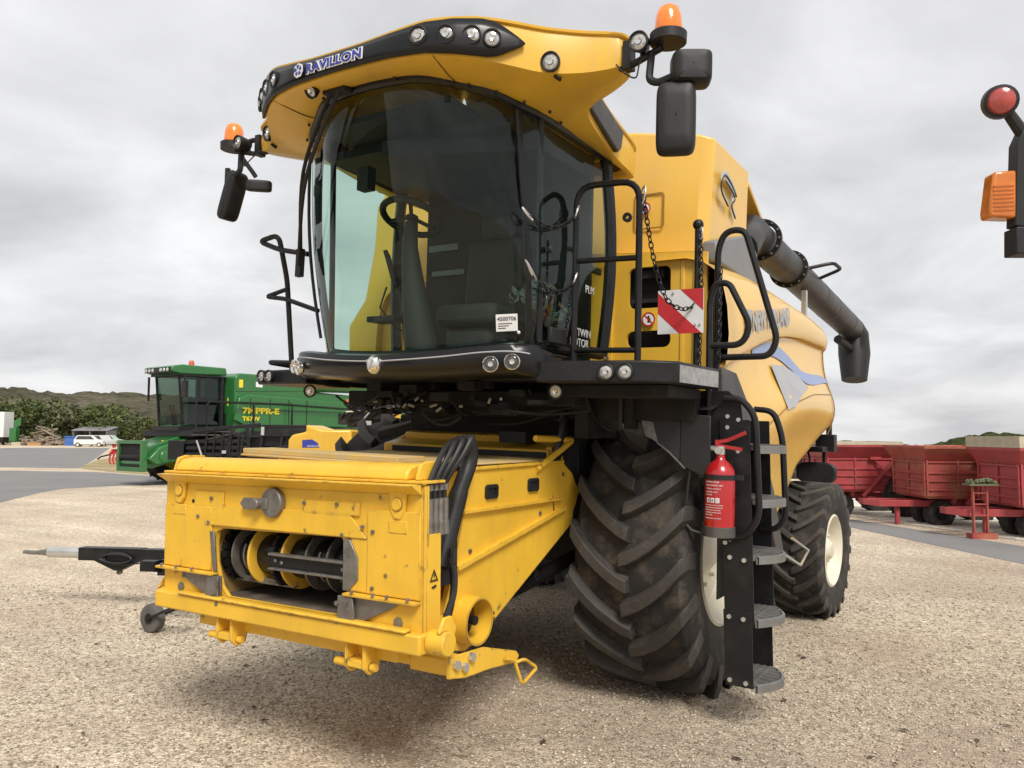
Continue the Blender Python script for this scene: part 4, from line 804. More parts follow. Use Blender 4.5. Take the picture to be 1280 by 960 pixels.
# --- mirrors, beacons on arms
for s in (-1, 1):
    q = MB(); q.tube([(s * 1.50, -1.72, 4.11), (s * 1.62, -1.76, 4.10), (s * 1.78, -1.78, 4.08)], .02, 8); q.tube([(s * 1.50, -1.72, 4.0), (s * 1.60, -1.76, 3.99), (s * 1.78, -1.79, 4.03)], .02, 8); q.box((s * 1.56, -1.74, 4.05), (.05, .07, .16)); q.bar((s * 1.66, -1.77, 4.0), (s * 1.66, -1.77, 4.1), .02, .03)
    q.tube([(s * 1.72, -1.79, 4.02), (s * 1.71, -1.80, 3.86), (s * 1.76, -1.80, 3.83), (s * 1.86, -1.80, 3.85)], .022, 8, fl=.05); q.tube([(s * 1.86, -1.80, 3.75), (s * 1.86, -1.80, 3.9)], .022, 8)
    arm = q.build('mirror_arm', BLKM, root, bevel=.004)
    q = MB(); q.tube(catmull([(s * 1.5, -1.78, 4.0), (s * 1.57, -1.82, 3.92), (s * 1.64, -1.82, 3.88), (s * 1.66, -1.81, 3.97), (s * 1.72, -1.8, 4.0)], 5), .005, 5); q.build('cable', RUB, arm)
    lamp('arm_lamp', (s * 1.67, -1.86, 4.06), (s * .1, -1, -.1), .05, arm, deep=.1)
    q = MB(); q.lathe([(0, .10), (.05, .102), (.055, .07), (.055, 0)], (s * 1.815, -1.79, 4.045), (0, 0, 1), 24); q.lathe([(0, 0), (0, .1)], (s * 1.815, -1.79, 4.045), (0, 0, 1), 24); bc = q.build('beacon', BLKM, arm)
    q = MB(); q.lathe([(.055, .072), (.08, .076), (.15, .07), (.19, .058), (.205, .04), (.21, 0)], (s * 1.815, -1.79, 4.045), (0, 0, 1), 24); q.build('lens', ORANGE, bc)
    def shell(c, w_, h_, d_, ry, name, par):
        q = MB(); rows = []
        for k, (sc, yy) in enumerate(((.96, 0), (1, -.2), (.985, -.6), (.93, -.85), (.82, -.97), (.45, -1.0), (.02, -1.0))):
            row = []
            for a in np.linspace(0, 2 * math.pi, 36, endpoint=False):
                ca, sa = math.cos(a), math.sin(a); ex = .32
                x = w_ / 2 * sc * math.copysign(abs(ca) ** ex, ca); z = h_ / 2 * (sc ** .8) * math.copysign(abs(sa) ** ex, sa)
                row.append(Vector(c) + Matrix.Rotation(ry, 3, 'Z') @ V(x, d_ * yy, z))
            rows.append(row)
        q.grid(rows, True); o = q.build(name, BLKM, par, smooth=50)
        g = MB(); g.add(rows[0], [tuple(range(36))]); g.build('mirror_glass', mat('mirror_glass', (.75, .77, .78), .03, metal=1, var=.02) if 'mirror_glass' not in MATS else MATS['mirror_glass'], o, smooth=0); return o
    mo = shell((s * (1.85 if s > 0 else 1.83), -1.745, 3.615 if s > 0 else 3.68), .215 if s > 0 else .16, .40, .11 if s > 0 else .09, s * .35 if s > 0 else 1.5, 'mirror', arm)
    if s < 0:
        pv = V(-1.80, -1.78, 3.86); mo.matrix_world = Matrix.Translation(pv) @ Matrix.Rotation(RAD(20), 4, 'Y') @ Matrix.Translation(-pv)
    if s < 0:
        mo2 = shell((s * 1.60, -1.70, 3.745), .20, .09, .05, .7, 'convex_mirror', arm)
        q = MB(); q.tube([(s * 1.72, -1.79, 3.98), (s * 1.64, -1.74, 3.86), (s * 1.62, -1.72, 3.82)], .018, 7); q.build('mirror_stay', BLKM, mo2)
    else: shell((s * 1.905, -1.70, 3.885), .22, .18, .15, s * .5, 'convex_mirror', arm)

# --- bumper below the windshield
BT = [(0, -2.03, 2.345), (.25, -2.02, 2.352), (.5, -1.98, 2.368), (.72, -1.93, 2.39), (.88, -1.86, 2.40), (.98, -1.77, 2.39), (1.02, -1.62, 2.36), (1.0, -1.4, 2.36)]
rowsB = []
for dz, dyk in ((0.0, .10), (0.012, .03), (0.0, -.01), (-.04, -.02), (-.075, -.02), (-.115, .02), (-.135, .10), (-.14, .28)):
    rowsB.append([V(p.x * (1 - .0 * dyk), p.y + dyk * (1 if abs(p.x) < .9 else .6), p.z + dz * (1 + .25 * min(1, abs(p.x)) if dz < 0 else 1)) for p in catmull(mir(BT), 4)])
bp_ = MB().grid(rowsB).build('bumper', BLKG, root, smooth=55, solid=.008)
q = MB(); q.tube([p + V(0, -.022, -.035) for p in catmull(mir(BT), 4)[8:-8]], .005, 6); q.build('bumper_trim', DECG, bp_)
for s in (-1, 1):
    for x, y, z in ((.805, -1.945, 2.285), (.917, -1.885, 2.302)):
        lamp('headlamp', (s * x, y, z), (s * .45, -1, -.05), .042, bp_, m=mat('dark_headlamp_lens', (.05, .05, .052), .1, var=.3, vscale=60, coat=1) if 'dark_headlamp_lens' not in MATS else MATS['dark_headlamp_lens'], ring=CHROME, deep=.03)
q = MB(); q.sph((0, -2.06, 2.287), .052, 16, sz=1.2); q.build('front_camera', CHROME, bp_, smooth=80)
q = MB(); q.prism([V(-.028, -2.113, 2.315), V(-.012, -2.117, 2.315), V(0, -2.119, 2.28), V(.012, -2.117, 2.315), V(.028, -2.113, 2.315), V(0, -2.12, 2.25)], (0, .012, 0)); q.build('badge', DECG, bp_)
# --- platforms
q = MB(); q.prism([V(.98, -1.72, 2.19), V(1.66, -1.62, 2.19), V(1.80, -1.50, 2.19), V(1.825, -.86, 2.19), V(1.0, -.86, 2.19)], (0, 0, .13)); pl = q.build('platform', BLK, root, bevel=.012)
q = MB(); q.prism([V(-.98, -1.72, 2.19), V(-1.62, -1.62, 2.19), V(-1.70, -1.4, 2.19), V(-1.70, -1.0, 2.19), V(-1.0, -1.0, 2.19)], (0, 0, .11)); pr = q.build('platform', BLK, root, bevel=.012)
q = MB(); q.prism([V(1.795, -1.49, 2.20), V(1.824, -.88, 2.20), V(1.824, -.88, 2.30), V(1.795, -1.49, 2.30)], (.006, 0, 0)); q.build('edge_strip', mat('brushed_grey', (.34, .335, .33), .4, metal=.4, var=.3, vscale=20), pl)
for s, pp in ((1, pl), (-1, pr)):
    for x, y, z in ((1.425, -1.675, 2.25), (1.535, -1.655, 2.252)): lamp('platform_lamp', (s * x, y, z), (s * .12, -1, 0), .044, pp, deep=.04)
    lamp('under_lamp', (s * 1.055, -1.60, 2.14), (s * .1 + (.5 if s < 0 else 0), -1, -.1), .042, pp, deep=.02, m=mat('old_lamp_lens', (.6, .57, .45), .3, var=.2, vscale=50) if 'old_lamp_lens' not in MATS else MATS['old_lamp_lens'])
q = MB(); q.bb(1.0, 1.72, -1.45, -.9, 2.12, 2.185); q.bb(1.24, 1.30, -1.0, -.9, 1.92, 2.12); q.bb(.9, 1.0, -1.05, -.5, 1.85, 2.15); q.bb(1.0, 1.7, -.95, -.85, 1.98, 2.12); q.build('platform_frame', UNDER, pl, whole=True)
q = MB()
for k in range(2): q.tube(sag((.9 + .1 * k, -1.1, 2.12), (.92 + .1 * k, -.75, 1.9), .05, 8), .012, 6)
q.tube([(1.22, -1.02, 2.12), (1.22, -1.02, 1.92), (1.22, -.9, 1.85)], .016, 7); q.build('brake_hose', RUB, pl, whole=True)
# bracket with side plate, fender
q = MB(); q.prism([V(1.25, -.77, 2.185), V(1.86, -.77, 2.185), V(1.94, -.77, 2.12), V(1.96, -.77, 1.95), V(1.965, -.77, .40 + 1.0), V(1.80, -.77, 1.40), V(1.72, -.77, 1.72), V(1.62, -.77, 2.02), V(1.25, -.77, 2.06)], (0, .012, 0)); sp2 = q.build('side_plate', BLK, root, bevel=.003)
q = MB(); bolts(q, [(x, -.772, z) for x, z in ((1.56, 2.14), (1.66, 2.14), (1.56, 2.07), (1.66, 2.07), (1.86, 2.02), (1.86, 1.95), (1.93, 2.0), (1.32, 2.1), (1.93, 1.80))], (0, -1, 0), .014); q.build('bolt', ZINC, sp2)
q = MB(); rows = []
for t in np.linspace(0, 1, 10):
    a = RAD(118 - 62 * t); rows.append([V(x, -1.13 * math.sin(a) + 0.2, 1.02 + 1.16 * math.cos(a) + .25 * (1 - t) * 0) for x in (1.05, 1.4, 1.72)])
q.prism([V(1.60, -.93, 2.03), V(1.80, -.93, 2.02), V(1.80, -.93, 1.62), V(1.60, -.93, 1.70)], (0, .012, 0)); q.prism([V(1.36, -.93, 2.0), V(1.60, -.93, 2.03), V(1.60, -.93, 1.70), V(1.46, -.96, 1.83), V(1.37, -.96, 1.90)], (0, .012, 0))
q.grid([[V(1.34, -.90, 2.03), V(1.80, -.90, 2.06)], [V(1.34, -.40, 2.16), V(1.80, -.40, 2.18)]]); q.build('fender', mat('fender_plastic', (.015, .015, .016), .5, var=.2), root, smooth=20, bevel=.006, whole=True)
q = MB(); q.prism([V(1.335, -.945, 1.99), V(1.42, -.945, 1.97), V(1.465, -.965, 1.84), V(1.38, -.965, 1.88)], (.0, .008, .0)); q.tube([V(1.46, -.965, 1.84), V(1.54, -.955, 1.78), V(1.64, -.94, 1.68)], .006, 5); q.build('worn_corner', mat('scuffed_plastic', (.16, .155, .15), .4, var=.6, vscale=14), root)
# mudguard arc inside, rear fender dark strip
q = MB(); q.prism([V(1.70, -.5, 2.36), V(1.70, -.18, 2.34), V(1.70, .10, 2.15), V(1.70, .45, 1.92), V(1.70, .9, 1.45), V(1.70, 1.28, .86), V(1.70, 1.05, .86), V(1.70, .60, 1.5), V(1.70, 0.0, 1.95), V(1.70, -.5, 2.1)], (.04, 0, 0)); q.build('wheel_arch_trim', GREYD, root, bevel=.01)

# --- ladder with steps
q = MB()
for y in (-.78, -.30):
    for k in (0, 1):
        z0, z1 = ((.72, 2.0), (.335, .80))[k]; xo = .012 * k
        x0a, x1a = 1.79 + .10 * (1.29 - z1) * .3 * 0, 2.0
        q.prism([V(1.86 + .012 * k, y - .004 * k, z0), V(2.045 - .0 * k, y - .004 * k, z0), V(2.03 - .03 * (1 - k), y - .004 * k, z1), V(1.85 - .045 * (1 - k), y - .004 * k, z1)], (0, .01, 0))
ld = q.build('ladder', BLK, root, bevel=.002)
q = MB(); bolts(q, [(x, -.784, z) for x, z in ((1.89, .76), (1.98, .755), (1.90, .37), (2.0, .365), (1.86, 1.22), (1.89, 1.245), (1.89, 1.13), (1.98, 1.12))], (0, -1, 0), .015, .012); q.build('bolt', ZINC, ld)
for z in (.36, .76, 1.15, 1.50, 1.84):
    q = MB(); x0, xe = 1.86, 2.05; n = 9
    nose = [V(xe + .10 * math.sin(math.pi * t), -.77 + .47 * t, z) for t in np.linspace(0, 1, n)]
    for dzz in (0,): q.grid([[p + V(0, 0, .0) for p in nose], [p + V(.018, 0, -.005) for p in nose], [p + V(.018, 0, -.05) for p in nose], [p + V(0, 0, -.05) for p in nose], [p for p in nose]])
    for k in range(1, 5): xk = x0 + (xe - x0) * k / 4.4; q.bb(xk - .008, xk + .008, -.77, -.30, z - .03, z)
    for k in range(7): yk = -.74 + .40 * k / 6; q.bb(x0, xe + .09 * math.sin(math.pi * (yk + .77) / .47), yk - .007, yk + .007, z - .025, z + .004)
    q.build('step', ALU, ld)
q = MB(); q.bb(1.80, 1.81, -.77, -.30, .85, 1.9); q.build('riser_plate', BLK, ld)
# --- handrails
q = MB(); r_ = .021
q.tube([(1.012, -1.3, 2.30), (1.012, -1.3, 3.49), (1.45, -1.3, 3.47), (1.458, -1.3, 2.30)], r_, 10, fl=.13); q.tube([(1.012, -1.3, 3.0), (1.45, -1.3, 2.985)], .018); q.tube([(1.012, -1.3, 2.42), (1.45, -1.3, 2.41)], .018)
q.lathe([(0, .03), (.02, .03), (.02, .012), (0, .012)], (1.38, -1.31, 3.24), (0, -1, 0), 14, None, True)
hr = q.build('door_guard_rail', BLK, root)
q = MB(); q.tube([(1.69, -.9, 2.2), (1.69, -.9, 3.24)], .021, 10); q.sph((1.69, -.9, 3.255), .036, 12); q.build('gate_post', BLK, root)
q = MB(); q.tube([(1.735, -.78, 2.0), (1.735, -.78, 2.78), (1.77, -.78, 2.885), (1.86, -.78, 2.885), (2.0, -.78, 2.60), (1.95, -.78, 2.478), (1.742, -.78, 2.478)], .021, 10, fl=.09); q.build('handrail', BLK, root)
q = MB(); q.tube([(1.63, -.3, 2.1), (1.63, -.3, 3.22), (1.68, -.3, 3.345), (1.82, -.3, 3.345), (2.05, -.3, 2.56), (2.0, -.3, 2.445), (1.64, -.3, 2.443)], .023, 10, fl=.10); q.build('handrail', BLK, root)
q = MB(); q.tube([(1.84, -.79, 2.135), (1.95, -.79, 2.135), (2.04, -.79, 2.03), (2.073, -.79, 1.40), (1.99, -.79, 1.265), (1.85, -.79, 1.25)], .021, 10, fl=.09); q.build('handrail', BLK, root)
q = MB(); q.tube([(1.90, -.3, 2.08), (2.03, -.3, 2.07), (2.09, -.3, 1.9), (2.118, -.3, 1.36), (2.06, -.3, 1.27), (1.95, -.3, 1.265)], .021, 10, fl=.09); q.build('handrail', BLK, root)
q = MB()
q.tube([(-1.30, -1.55, 2.2), (-1.33, -1.62, 3.0), (-1.33, -1.72, 3.33), (-1.55, -1.72, 3.30), (-1.34, -1.70, 3.22), (-1.0, -1.72, 3.15)], .02, 10, fl=.07); q.tube([(-1.31, -1.62, 2.93), (-1.55, -1.63, 2.88), (-1.33, -1.63, 2.85), (-.98, -1.62, 2.74)], .018, 8, fl=.05); q.tube([(-1.3, -1.56, 2.36), (-1.58, -1.56, 2.37), (-1.3, -1.5, 2.33)], .02, 8, fl=.06)
q.build('handrail', BLK, root)
# --- chains
q = MB(); q.chain(sag((.965, -1.78, 3.18), (1.012, -1.32, 3.29), .07)); q.chain(sag((.965, -1.72, 2.83), (1.012, -1.32, 2.86), .08))
q.chain([V(1.47, -1.28, 3.36).lerp(V(1.58, -1.15, 2.74), t) - V(0, 0, .10 * math.sin(math.pi * t)) for t in np.linspace(0, 1, 12)] + sag((1.58, -1.15, 2.74), (1.70, -.93, 2.74), .05))
q.chain([V(1.715, -.92, 3.16), V(1.725, -.92, 2.8), V(1.715, -.92, 2.3)]); q.chain([V(1.665, -.34, 3.05), V(1.66, -.34, 2.4)])
ch = q.build('safety_chain', BLK, root)
q = MB()
for a, b in (((.955, -1.86, 3.21), (.965, -1.79, 3.17)), ((1.012, -1.32, 3.29), (1.015, -1.29, 3.36)), ((.95, -1.80, 2.90), (.965, -1.73, 2.82)), ((1.012, -1.32, 2.86), (1.015, -1.29, 2.92)), ((1.46, -1.29, 3.33), (1.47, -1.28, 3.42)), ((1.70, -.93, 2.74), (1.72, -.9, 2.80)), ((1.715, -.92, 3.16), (1.715, -.92, 3.22))):
    a, b = Vector(a), Vector(b); q.link((a + b) / 2, b - a, (.7, .7, .1), (b - a).length / 2.1, .006)
q.build('carabiner', ZINC, ch)
# --- warning board
q = MB(); bx0, bx1, bz0, bz1 = 1.445, 1.75, 2.545, 2.83; q.bb(bx0, bx1, -.955, -.945, bz0, bz1); wb = q.build('warning_board', WHITED, root)
q = MB(); yb = -.9565; Wd = bx1 - bx0; Hd = bz1 - bz0
def cl(a): return [V(bx0 + Wd * u, yb, bz0 + Hd * v_) for u, v_ in a]
q.prism(cl([(0, 1), (0, .42), (.42, 0), (.98, 0)]) if False else cl([(0, .95), (0, .48), (.48, 0), (.97, 0)]), (0, .0012, 0)); q.prism(cl([(.5, 1), (1, .5), (1, .98), (.98, 1)]), (0, .0012, 0)); q.build('stripe', REDS, wb, smooth=0)
q = MB(); q.bb(1.62, 1.70, -.944, -.92, 2.6, 2.64); bolts(q, [(1.55, -.956, 2.81), (1.7, -.956, 2.60), (1.73, -.956, 2.6)], (0, -1, 0), .008); q.build('board_bracket', ZINC, wb)

# --- grain tank
TK = [V(.0, .08, 4.36), V(.8, .08, 4.33), V(1.36, .10, 4.23), V(1.45, .15, 4.20), V(1.50, .9, 4.14), V(1.35, 1.05, 4.10)]
TKb = [V(.0, .12, 3.2), V(.8, .12, 3.2), V(1.30, .14, 3.2), V(1.38, .20, 3.2), V(1.42, 1.1, 3.2), V(1.30, 1.15, 3.2)]
def mfull(P): return [V(-p.x, p.y, p.z) for p in P[1:]][::-1] + P
q = MB(); rows = [mfull(TKb)]
for t in (.35, .7, 1): rows.append([a.lerp(b, t) for a, b in zip(mfull(TKb), mfull(TK))])
rows.append([V(p.x * .96, .08 + (p.y - .08) * .97 + .02, p.z + .02) for p in rows[-1]]); rows.append([V(p.x * .7, .5, p.z + .01) for p in rows[-1]])
q.grid(rows); q.bb(-1.3, 1.3, .3, 1.0, 3.2, 4.05); tk = q.build('grain_tank', YB, root, smooth=30, bevel=.012)
q = MB(); q.prism([V(1.30, 1.0, 4.12), V(1.45, 1.1, 4.12), V(1.22, 2.75, 3.98), V(1.0, 2.75, 4.0)], (0, 0, -.05)); q.prism([V(-1.30, 1.0, 4.12), V(-1.45, 1.1, 4.12), V(-1.22, 2.75, 3.98), V(-1.0, 2.75, 4.0)], (0, 0, -.05)); q.bb(-1.1, 1.1, 1.0, 2.7, 3.1, 3.9); q.build('tank_cover', Y, tk, bevel=.01)
q = MB(); xt = .80; q.plate([V(a, .098, b) for a, b in ((xt, 3.55), (xt + .02, 3.53), (xt + .24, 3.53), (xt + .26, 3.55), (xt + .26, 3.80), (xt + .24, 3.82), (xt + .02, 3.82), (xt, 3.80))], [[V(a, .098, b) for a, b in ((xt + .012, 3.55), (xt + .024, 3.542), (xt + .236, 3.542), (xt + .248, 3.55), (xt + .248, 3.80), (xt + .236, 3.808), (xt + .024, 3.808), (xt + .012, 3.80))]], (0, -.006, 0)); q.build('hatch_outline', mat('hatch_seam_line', (.30, .17, .03), .6), tk)  # hatch joint drawn as a thin brown outline
warn_tri('warning_mark', (.64, .07, 4.22), (1, 0, 0), (0, 0, 1), .10, tk)
def nosign(c, r, par):
    c = Vector(c); q = MB(); q.lathe([(0, r), (.002, r), (.002, 0)], c, (0, -1, 0), 24); o = q.build('prohibition_sign', WHITE, par, smooth=0)
    q = MB(); q.lathe([(.0025, r), (.004, r), (.004, r * .8), (.0025, r * .8)], c, (0, -1, 0), 28, None, True); q.bar(c + V(-r * .6, -.004, r * .6), c + V(r * .6, -.004, -r * .6), r * .18, .001, (0, 1, 0)); q.build('ring', REDS, o, smooth=0)
    q = MB(); q.sph(c + V(0, -.003, r * .35), r * .16, 8, sy=.1); q.prism([c + V(a * r, -.003, b * r) for a, b in ((-.2, .2), (.2, .2), (.35, -.1), (.15, -.5), (-.2, -.45), (-.1, -.1))], (0, .001, 0)); q.build('figure', BLACKT, o, smooth=0)
nosign((1.055, -.172, 2.76), .055, root); nosign((.90, .085, 3.70), .05, tk)
# CR emblem on the tank flank
EMBLEM = ([(.62, 3.875), (.49, 3.93), (.31, 3.965), (.22, 3.90), (.25, 3.82), (.43, 3.75)], [(.32, 3.925), (.50, 3.89), (.585, 3.845), (.52, 3.785), (.56, 3.74), (.64, 3.70)])
def flankpt(y, z): 
    t = (z - 3.2) / .95; return V(1.40 + .10 * t * 0 + (.02 + .07 * t), y, z)
q = MB()
for pth in EMBLEM:
    P = catmull([flankpt(*a) for a in pth], 5); n = len(P)
    for o_f, m_ in ((0, 0),):
        q.grid([[p + V(.008, 0, -.022) for p in P], [p + V(.012, 0, 0) for p in P], [p + V(.008, 0, .022) for p in P]])
q.build('emblem', DECG, tk, solid=.006)
q = MB()
for pth in EMBLEM:
    q.tube(catmull([flankpt(*a) + V(.012, 0, -.02) for a in pth], 5), .006, 5)
q.build('emblem', BLACKT, tk)

# --- front wall with openings beside the cab
def rrect(x0, x1, z0, z1, r, y): 
    o = []
    for cx, cz, a0 in ((x1 - r, z1 - r, 0), (x0 + r, z1 - r, 90), (x0 + r, z0 + r, 180), (x1 - r, z0 + r, 270)):
        for k in range(5): a = RAD(a0 + 22.5 * k); o.append(V(cx + r * math.cos(a), y, cz + r * math.sin(a)))
    return o
for s in (1, -1):
    q = MB(); fx = lambda P: [V(p.x * s, p.y, p.z) for p in P]
    q.plate(fx([V(.55, -.15, 2.2), V(1.50, -.15, 2.2), V(1.50, -.15, 3.25), V(.55, -.15, 3.31)]), [fx(rrect(.875, 1.22, 2.85, 3.17, .05, -.15)), fx(rrect(.865, 1.225, 2.545, 2.675, .055, -.15))], (0, .03, 0))
    fwl = q.build('front_wall', Y, root, bevel=.006)
    q = MB(); q.add([V(.55 * s, -.15, 3.312), V(1.50 * s, -.15, 3.252), V(1.42 * s, .12, 3.27), V(.55 * s, .12, 3.33)], [(0, 1, 2, 3)]); q.bb(s * .68, s * .75, -.17, -.151, 2.35, 3.2); q.bb(s * 1.30, s * 1.33, -.16, -.151, 2.3, 3.2); q.bb(s * 1.40, s * 1.43, -.165, -.151, 2.3, 3.2); q.build('wall_rib', Y, fwl, bevel=.006)
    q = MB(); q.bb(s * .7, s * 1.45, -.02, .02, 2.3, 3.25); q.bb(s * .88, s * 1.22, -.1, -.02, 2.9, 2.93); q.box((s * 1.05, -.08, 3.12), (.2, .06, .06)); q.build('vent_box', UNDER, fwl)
    q = MB(); bolts(q, [(s * .715, -.172, z) for z in (3.02, 2.47)], (0, -1, 0), .017); q.build('bolt', ZINC, fwl)

q = MB(); q.prism([V(-.6, -.12, 2.3), V(-2.10, -.12, 2.3), V(-2.12, -.12, 2.85), V(-1.92, -.12, 3.1), V(-1.82, -.12, 3.6), V(-1.80, -.12, 4.0), V(-1.7, -.12, 4.12), V(-.6, -.12, 4.15)], (0, .04, 0)); q.build('far_side_panel', YB, root, bevel=.02)
# --- side bodywork
def sidebody(s):
    ys = np.linspace(-.2, 3.72, 30)
    topz = np.interp(ys, [-.2, .68, 1.76, 2.79, 3.54, 3.72], [3.20, 3.255, 3.22, 3.185, 3.10, 2.95]); cz = np.interp(ys, [-.25, .2, .76, 1.3, 1.72, 2.3, 3.3, 3.72], [2.36, 2.50, 2.64, 2.75, 2.80, 2.84, 2.855, 2.82])
    rows = []
    for t, dx_ in ((0, -.02), (.02, .06), (.10, .075), (.3, .085), (.55, .07), (.75, .035), (.88, -.03), (.96, -.12), (1.0, -.25), (1.0, -.5)):
        rows.append([V(s * (1.60 + dx_ - .10 * max(0, (y - 3.3) / .42) ** 2), y, z0 + (z1 - z0) * t) for y, z0, z1 in zip(ys, cz, topz)])
    q = MB(); q.grid(rows); q.add([r[-1] for r in rows] , [tuple(range(len(rows)))]); o = q.build('upper_side_panel', YB, root, smooth=50)
    n = 28; rows = []
    for i in range(n + 1):
        t = i / n; z = 2.86 - t * 1.96
        yf = float(np.interp(z, [.9, 1.1, 1.4, 1.8, 2.1, 2.36, 2.5, 2.64, 2.8, 2.86], [1.30, 1.18, .95, .55, .2, -.25, .2, .7, 1.65, 2.6]))
        yb_ = float(np.interp(z, [.9, 1.08, 1.30, 1.6, 1.80, 2.02, 2.2, 2.5, 2.7, 2.86], [1.42, 1.76, 2.2, 2.6, 3.3, 3.92, 4.05, 4.08, 3.85, 3.68])); row = []
        for k in range(25):
            u = k / 24; y = yf + (yb_ - yf) * u
            ridge = 2.15 + .28 * math.sin(min(1, max(0, (y - .2) / 3.6)) * math.pi * .75)
            b = .13 * math.exp(-((z - ridge + .22) / .30) ** 2) * min(1, max(0, (y - .3) / 1.2)); under = -.10 * max(0, (1.75 - z) / .8)
            e = -.14 * max(0, (u - .82) / .18) ** 2
            row.append(V(s * (1.61 + b + under + e), y, z))
        rows.append(row)
    q = MB(); q.grid(rows); lo_ = q.build('lower_side_panel', YB, root, smooth=60, solid=.02)
    return o, lo_
up_, low_ = sidebody(1); sidebody(-1)
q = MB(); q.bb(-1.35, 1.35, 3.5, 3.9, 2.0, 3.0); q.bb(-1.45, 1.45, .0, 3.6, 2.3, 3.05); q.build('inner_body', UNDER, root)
def sidept(y, z, off=.008):
    ridge = 2.15 + .28 * math.sin(min(1, max(0, (y - .2) / 3.6)) * math.pi * .75); b = .13 * math.exp(-((z - ridge + .22) / .30) ** 2) * min(1, max(0, (y - .3) / 1.2))
    return V(1.61 + b + .012 + off, y, z)
q = MB(); sw = [(.60, 2.56), (1.05, 2.63), (1.4, 2.63), (1.8, 2.56), (2.2, 2.46), (2.6, 2.46), (3.1, 2.49), (3.5, 2.48)]; wdt = [.02, .055, .06, .065, .06, .055, .04, .01]
P = catmull([V(0, a, b) for a, b in sw], 5); W_ = np.interp(np.linspace(0, 7, len(P)), range(8), wdt)
q.grid([[sidept(p.y, p.z + k * w_) for p, w_ in zip(P, W_)] for k in (-1, -.33, .33, 1)]); q.build('swoosh', BLUES, low_, smooth=60)
q = MB(); q.tube([sidept(3.42, z, .004) for z in np.linspace(1.9, 2.82, 14)], .006, 5); q.tube([sidept(y, float(np.interp(y, [.6, 1.4, 2.4, 3.4], [1.86, 2.16, 2.30, 2.34])), .002) for y in np.linspace(.6, 3.4, 16)], .004, 5); q.build('panel_seam', mat('seam_line', (.25, .15, .04), .6), low_)
wp = [(1.12, 2.50), (1.5, 2.52), (1.9, 2.47), (2.22, 2.36), (1.9, 2.28), (1.55, 2.16), (1.35, 2.12)]
q = MB(); q.add([sidept(a, b, .012) for a, b in wp] + [sidept(1.6, 2.35, .012)], [(i, (i + 1) % 7, 7) for i in range(7)]); q.build('vent_screen', GREYD if False else DECG, low_, smooth=0)
text('lettering', 'NEW HOLLAND', DECG, up_, (1.692, .40, 2.71), (0, 1, .16), (0, -.1, 1), .215, wscale=.78, offset=.009)
q = MB(); c = V(1.692, .26, 2.73); q.prism([c + V(0, a, b) for a, b in ((-.08, -.10), (.10, -.06), (.10, .14), (-.08, .12))], (-.004, 0, 0)); q.build('leaf_mark', DECG, up_)
q = MB(); q.prism([V(1.592, 1.35, 1.62), V(1.598, 1.78, 1.63), V(1.60, 1.78, 1.72), V(1.592, 1.35, 1.71)], (.01, 0, 0)); dp = q.build('dealer_plate', WHITE, low_)
text('lettering', 'RAVILLON', BLUE, dp, (1.614, 1.38, 1.645), (0, 1, 0), (0, 0, 1), .075)
# dark shoulder behind handrails and grey tank shoulder
q = MB(); q.prism([V(1.50, .08, 3.22), V(1.50, .08, 3.38), V(1.50, .26, 3.43), V(1.50, .92, 3.60), V(1.49, 1.25, 3.5), V(1.49, 1.25, 3.2)], (-.12, 0, 0)); q.build('tank_shoulder', mat('grey_plastic', (.19, .19, .195), .45, var=.1), root, bevel=.02)

# --- unloading auger
A0, A1, A2, A3 = V(1.33, 1.55, 3.78), V(1.33, 2.55, 3.72), V(1.35, 3.0, 3.69), V(1.42, 6.55, 3.44)
q = MB(); q.tube([V(1.34, 1.2, 3.55), A0, A1, A2], [.165, .165, .17, .17], 24); q.tube([A2, A3], .17, 28); ag = q.build('unloading_auger', AUG, root)
q = MB(); dax = (A3 - A2).normalized()
for c in (V(1.35, 1.85, 3.765), A2): q.lathe([(-.018, .16), (-.018, .208), (.018, .208), (.018, .16)], c, dax, 28)
q.build('auger_flange', BLK, ag)
q = MB(); xx, yy, _ = basis(dax)
for c in (V(1.35, 1.85, 3.765), A2):
    for k in range(14):
        a = 2 * math.pi * k / 14; p = c + (xx * math.cos(a) + yy * math.sin(a)) * .19; q.tube([p - dax * .035, p + dax * .035], .011, 6)
q.build('bolt', STEEL, ag)
q = MB()
for t in (.35, .55, .85): q.lathe([(-.006, .168), (-.006, .1725), (.006, .1725), (.006, .168)], A2.lerp(A3, t), dax, 28)
q.build('auger_seam', GREYD, ag)
q = MB(); q.tube([A2 + V(.12, .35, .06), A2 + V(.38, .45, .12), A2 + V(.40, .80, .11), A2 + V(.12, .90, .03)], .02, 8, fl=.08); q.build('auger_hoop', BLK, ag)
q = MB(); q.tube([A3 - dax * .02, A3 + dax * .14 + V(0, 0, -.06), A3 + dax * .16 + V(.02, -.05, -.35), A3 + V(.04, .02, -.75)], [.175, .21, .22, .175], 24); q.tube([A3 + V(-.1, -.5, -.2), A3 + V(0, -.1, -.3)], .06, 10); q.build('spout', BLKM, ag, smooth=50)
q = MB(); q.bb(1.42, 1.47, 3.3, 3.38, 3.1, 3.5); q.build('auger_rest', ZINC, ag)
